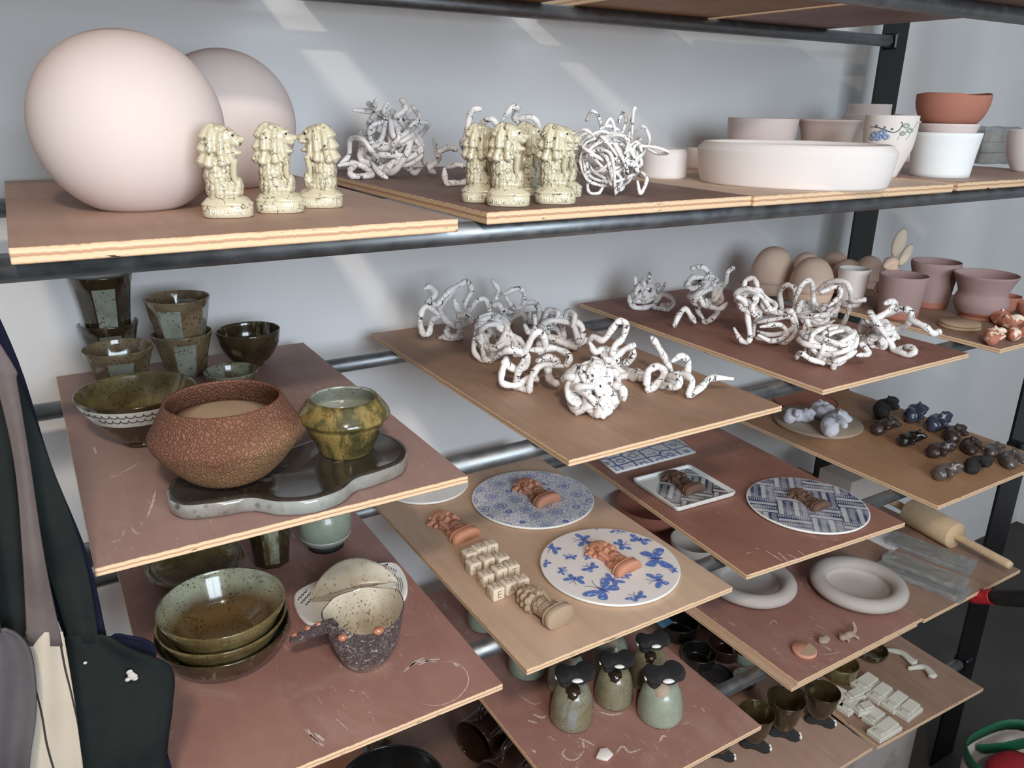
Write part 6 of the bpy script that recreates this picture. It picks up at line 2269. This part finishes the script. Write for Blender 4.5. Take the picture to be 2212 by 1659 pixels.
def cloth(rows, mat, parent, name, folds=0.006, nf=3.0, seed=0.0, nx=18, thick=0.0025):
    """rows: (py, left px, right px, y place) top to bottom"""
    R = crom([(r[0], r[1], r[2], r[3]) for r in rows], 6)
    v, f = [], []
    o0 = parent.location
    for i, r in enumerate(R):
        for k in range(nx + 1):
            t = k / nx
            px = r[1] + (r[2] - r[1]) * t
            y = r[3] + folds * math.sin(nf * 2 * PI * t + seed + 0.05 * i) * (0.4 + 0.6 * i / len(R)) + 0.01 * (t - 0.5) ** 2
            v.append(V(px, r[0], y) - o0)
    for i in range(len(R) - 1):
        for k in range(nx):
            a = i * (nx + 1) + k
            f.append((a, a + nx + 1, a + nx + 2, a + 1))
    o = mesh_obj(name, (v, f), M[mat], parent)
    md = o.modifiers.new('thick', 'SOLIDIFY')
    md.thickness = thick
    return o


HK = Vector((XL + 0.005, YF - 0.10, 1.60))
hk = empty('coat_hook', (XL - 0.05, YF - 0.025, 1.60))
vf = tube(crom([(0, 0, 0), (0.02, -0.03, 0), (0.05, -0.07, -0.008), (0.06, -0.085, 0.012)], 6), 0.005, 10)
mesh_obj('hook_arm', vf[:2], M['black'], hk)
from_bm('hook_plate', rbox_bm(0.03, 0.006, 0.05, 0.001, 1), M['black'], hk)
tag(hk, 'black coat hook screwed to the front upright', 'hook')


def apron(label, parts, dy=0.0):
    root = empty('apron', (-0.10, YF - 0.10, 1.0))
    for p in parts:
        cloth([(r[0], r[1], r[2], r[3] + dy) for r in p[0]], p[1], root, p[2], *p[3:])
    tag(root, label, 'apron', 'aprons on the hook')
    return root


apron('navy apron hanging behind the black one', [([(560, -170, -60, 0.71), (780, -80, 40, 0.72), (1000, -10, 110, 0.725), (1200, 70, 190, 0.725), (1380, 140, 232, 0.725)], 'c_navy', 'neck_strap', 0.002, 1.0),
                                                   ([(1374, 140, 260, 0.725), (1392, 150, 330, 0.727), (1440, 150, 338, 0.728), (1560, 150, 345, 0.728), (1700, 150, 380, 0.728), (1900, 140, 400, 0.728)], 'c_navy', 'bib', 0.004, 2.5, 1.0)], -0.030)
apron('black apron with dried clay smears and a wide strap', [([(560, -190, -90, 0.685), (760, -100, 10, 0.69), (830, -60, 46, 0.692), (1000, 0, 110, 0.695), (1200, 90, 182, 0.70), (1390, 150, 216, 0.70)], 'c_black', 'neck_strap', 0.002, 1.0),
                                                               ([(1374, 140, 240, 0.70), (1400, 140, 285, 0.70), (1440, 140, 370, 0.702), (1520, 140, 374, 0.704), (1600, 140, 364, 0.704), (1720, 130, 356, 0.704), (1900, 120, 350, 0.704)], 'c_black', 'bib', 0.006, 1.6, 2.0)], -0.018)
ap = bpy.data.objects['apron.001']
for (x, y, r) in ((280, 1452, 7), (288, 1462, 9), (276, 1468, 6), (184, 1432, 4), (292, 1466, 6), (284, 1458, 8)):
    q = V(x, y, 0.679) - ap.location
    mesh_obj('dried_clay', ellipsoid((0, 0, 0), (r * 0.00042, 0.0012, r * 0.00036), sub=2), M['grey_clay'], ap, loc=q)
apron('taupe strapped beige pinstriped apron', [([(560, -210, -120, 0.655), (780, -50, 24, 0.66), (830, -10, 38, 0.662), (1000, 30, 66, 0.668), (1200, 48, 96, 0.672), (1396, 58, 136, 0.676)], 'c_taupe', 'neck_strap', 0.001, 1.0),
                                                 ([(1366, 56, 136, 0.676), (1400, 50, 142, 0.676), (1500, 40, 158, 0.677), (1600, 30, 172, 0.678), (1750, 10, 186, 0.68), (1900, 0, 190, 0.68)], 'c_beige', 'bib', 0.004, 1.3, 0.5)], -0.03)
apron('grey apron folded over in front of the beige one', [([(1362, -60, 10, 0.64), (1376, -60, 40, 0.642), (1410, -60, 64, 0.644), (1480, -60, 76, 0.645), (1560, -60, 76, 0.646), (1640, -60, 66, 0.646), (1760, -60, 56, 0.646), (1900, -60, 50, 0.646)], 'c_grey', 'bib', 0.005, 1.5, 0.0),
                                                           ([(560, -230, -150, 0.635), (900, -130, -70, 0.64), (1200, -80, -20, 0.64), (1370, -60, 4, 0.64)], 'c_grey', 'neck_strap', 0.001, 1.0)], -0.02)
apron('black apron pressed against the upright beside the grey one', [([(560, -240, -170, 0.662), (740, -140, -12, 0.664), (900, -130, 22, 0.667), (1000, -130, 30, 0.668), (1200, -130, 52, 0.67), (1380, -130, 62, 0.67), (1600, -130, 40, 0.67)], 'c_black', 'bib', 0.003, 1.5, 1.0)], -0.010)
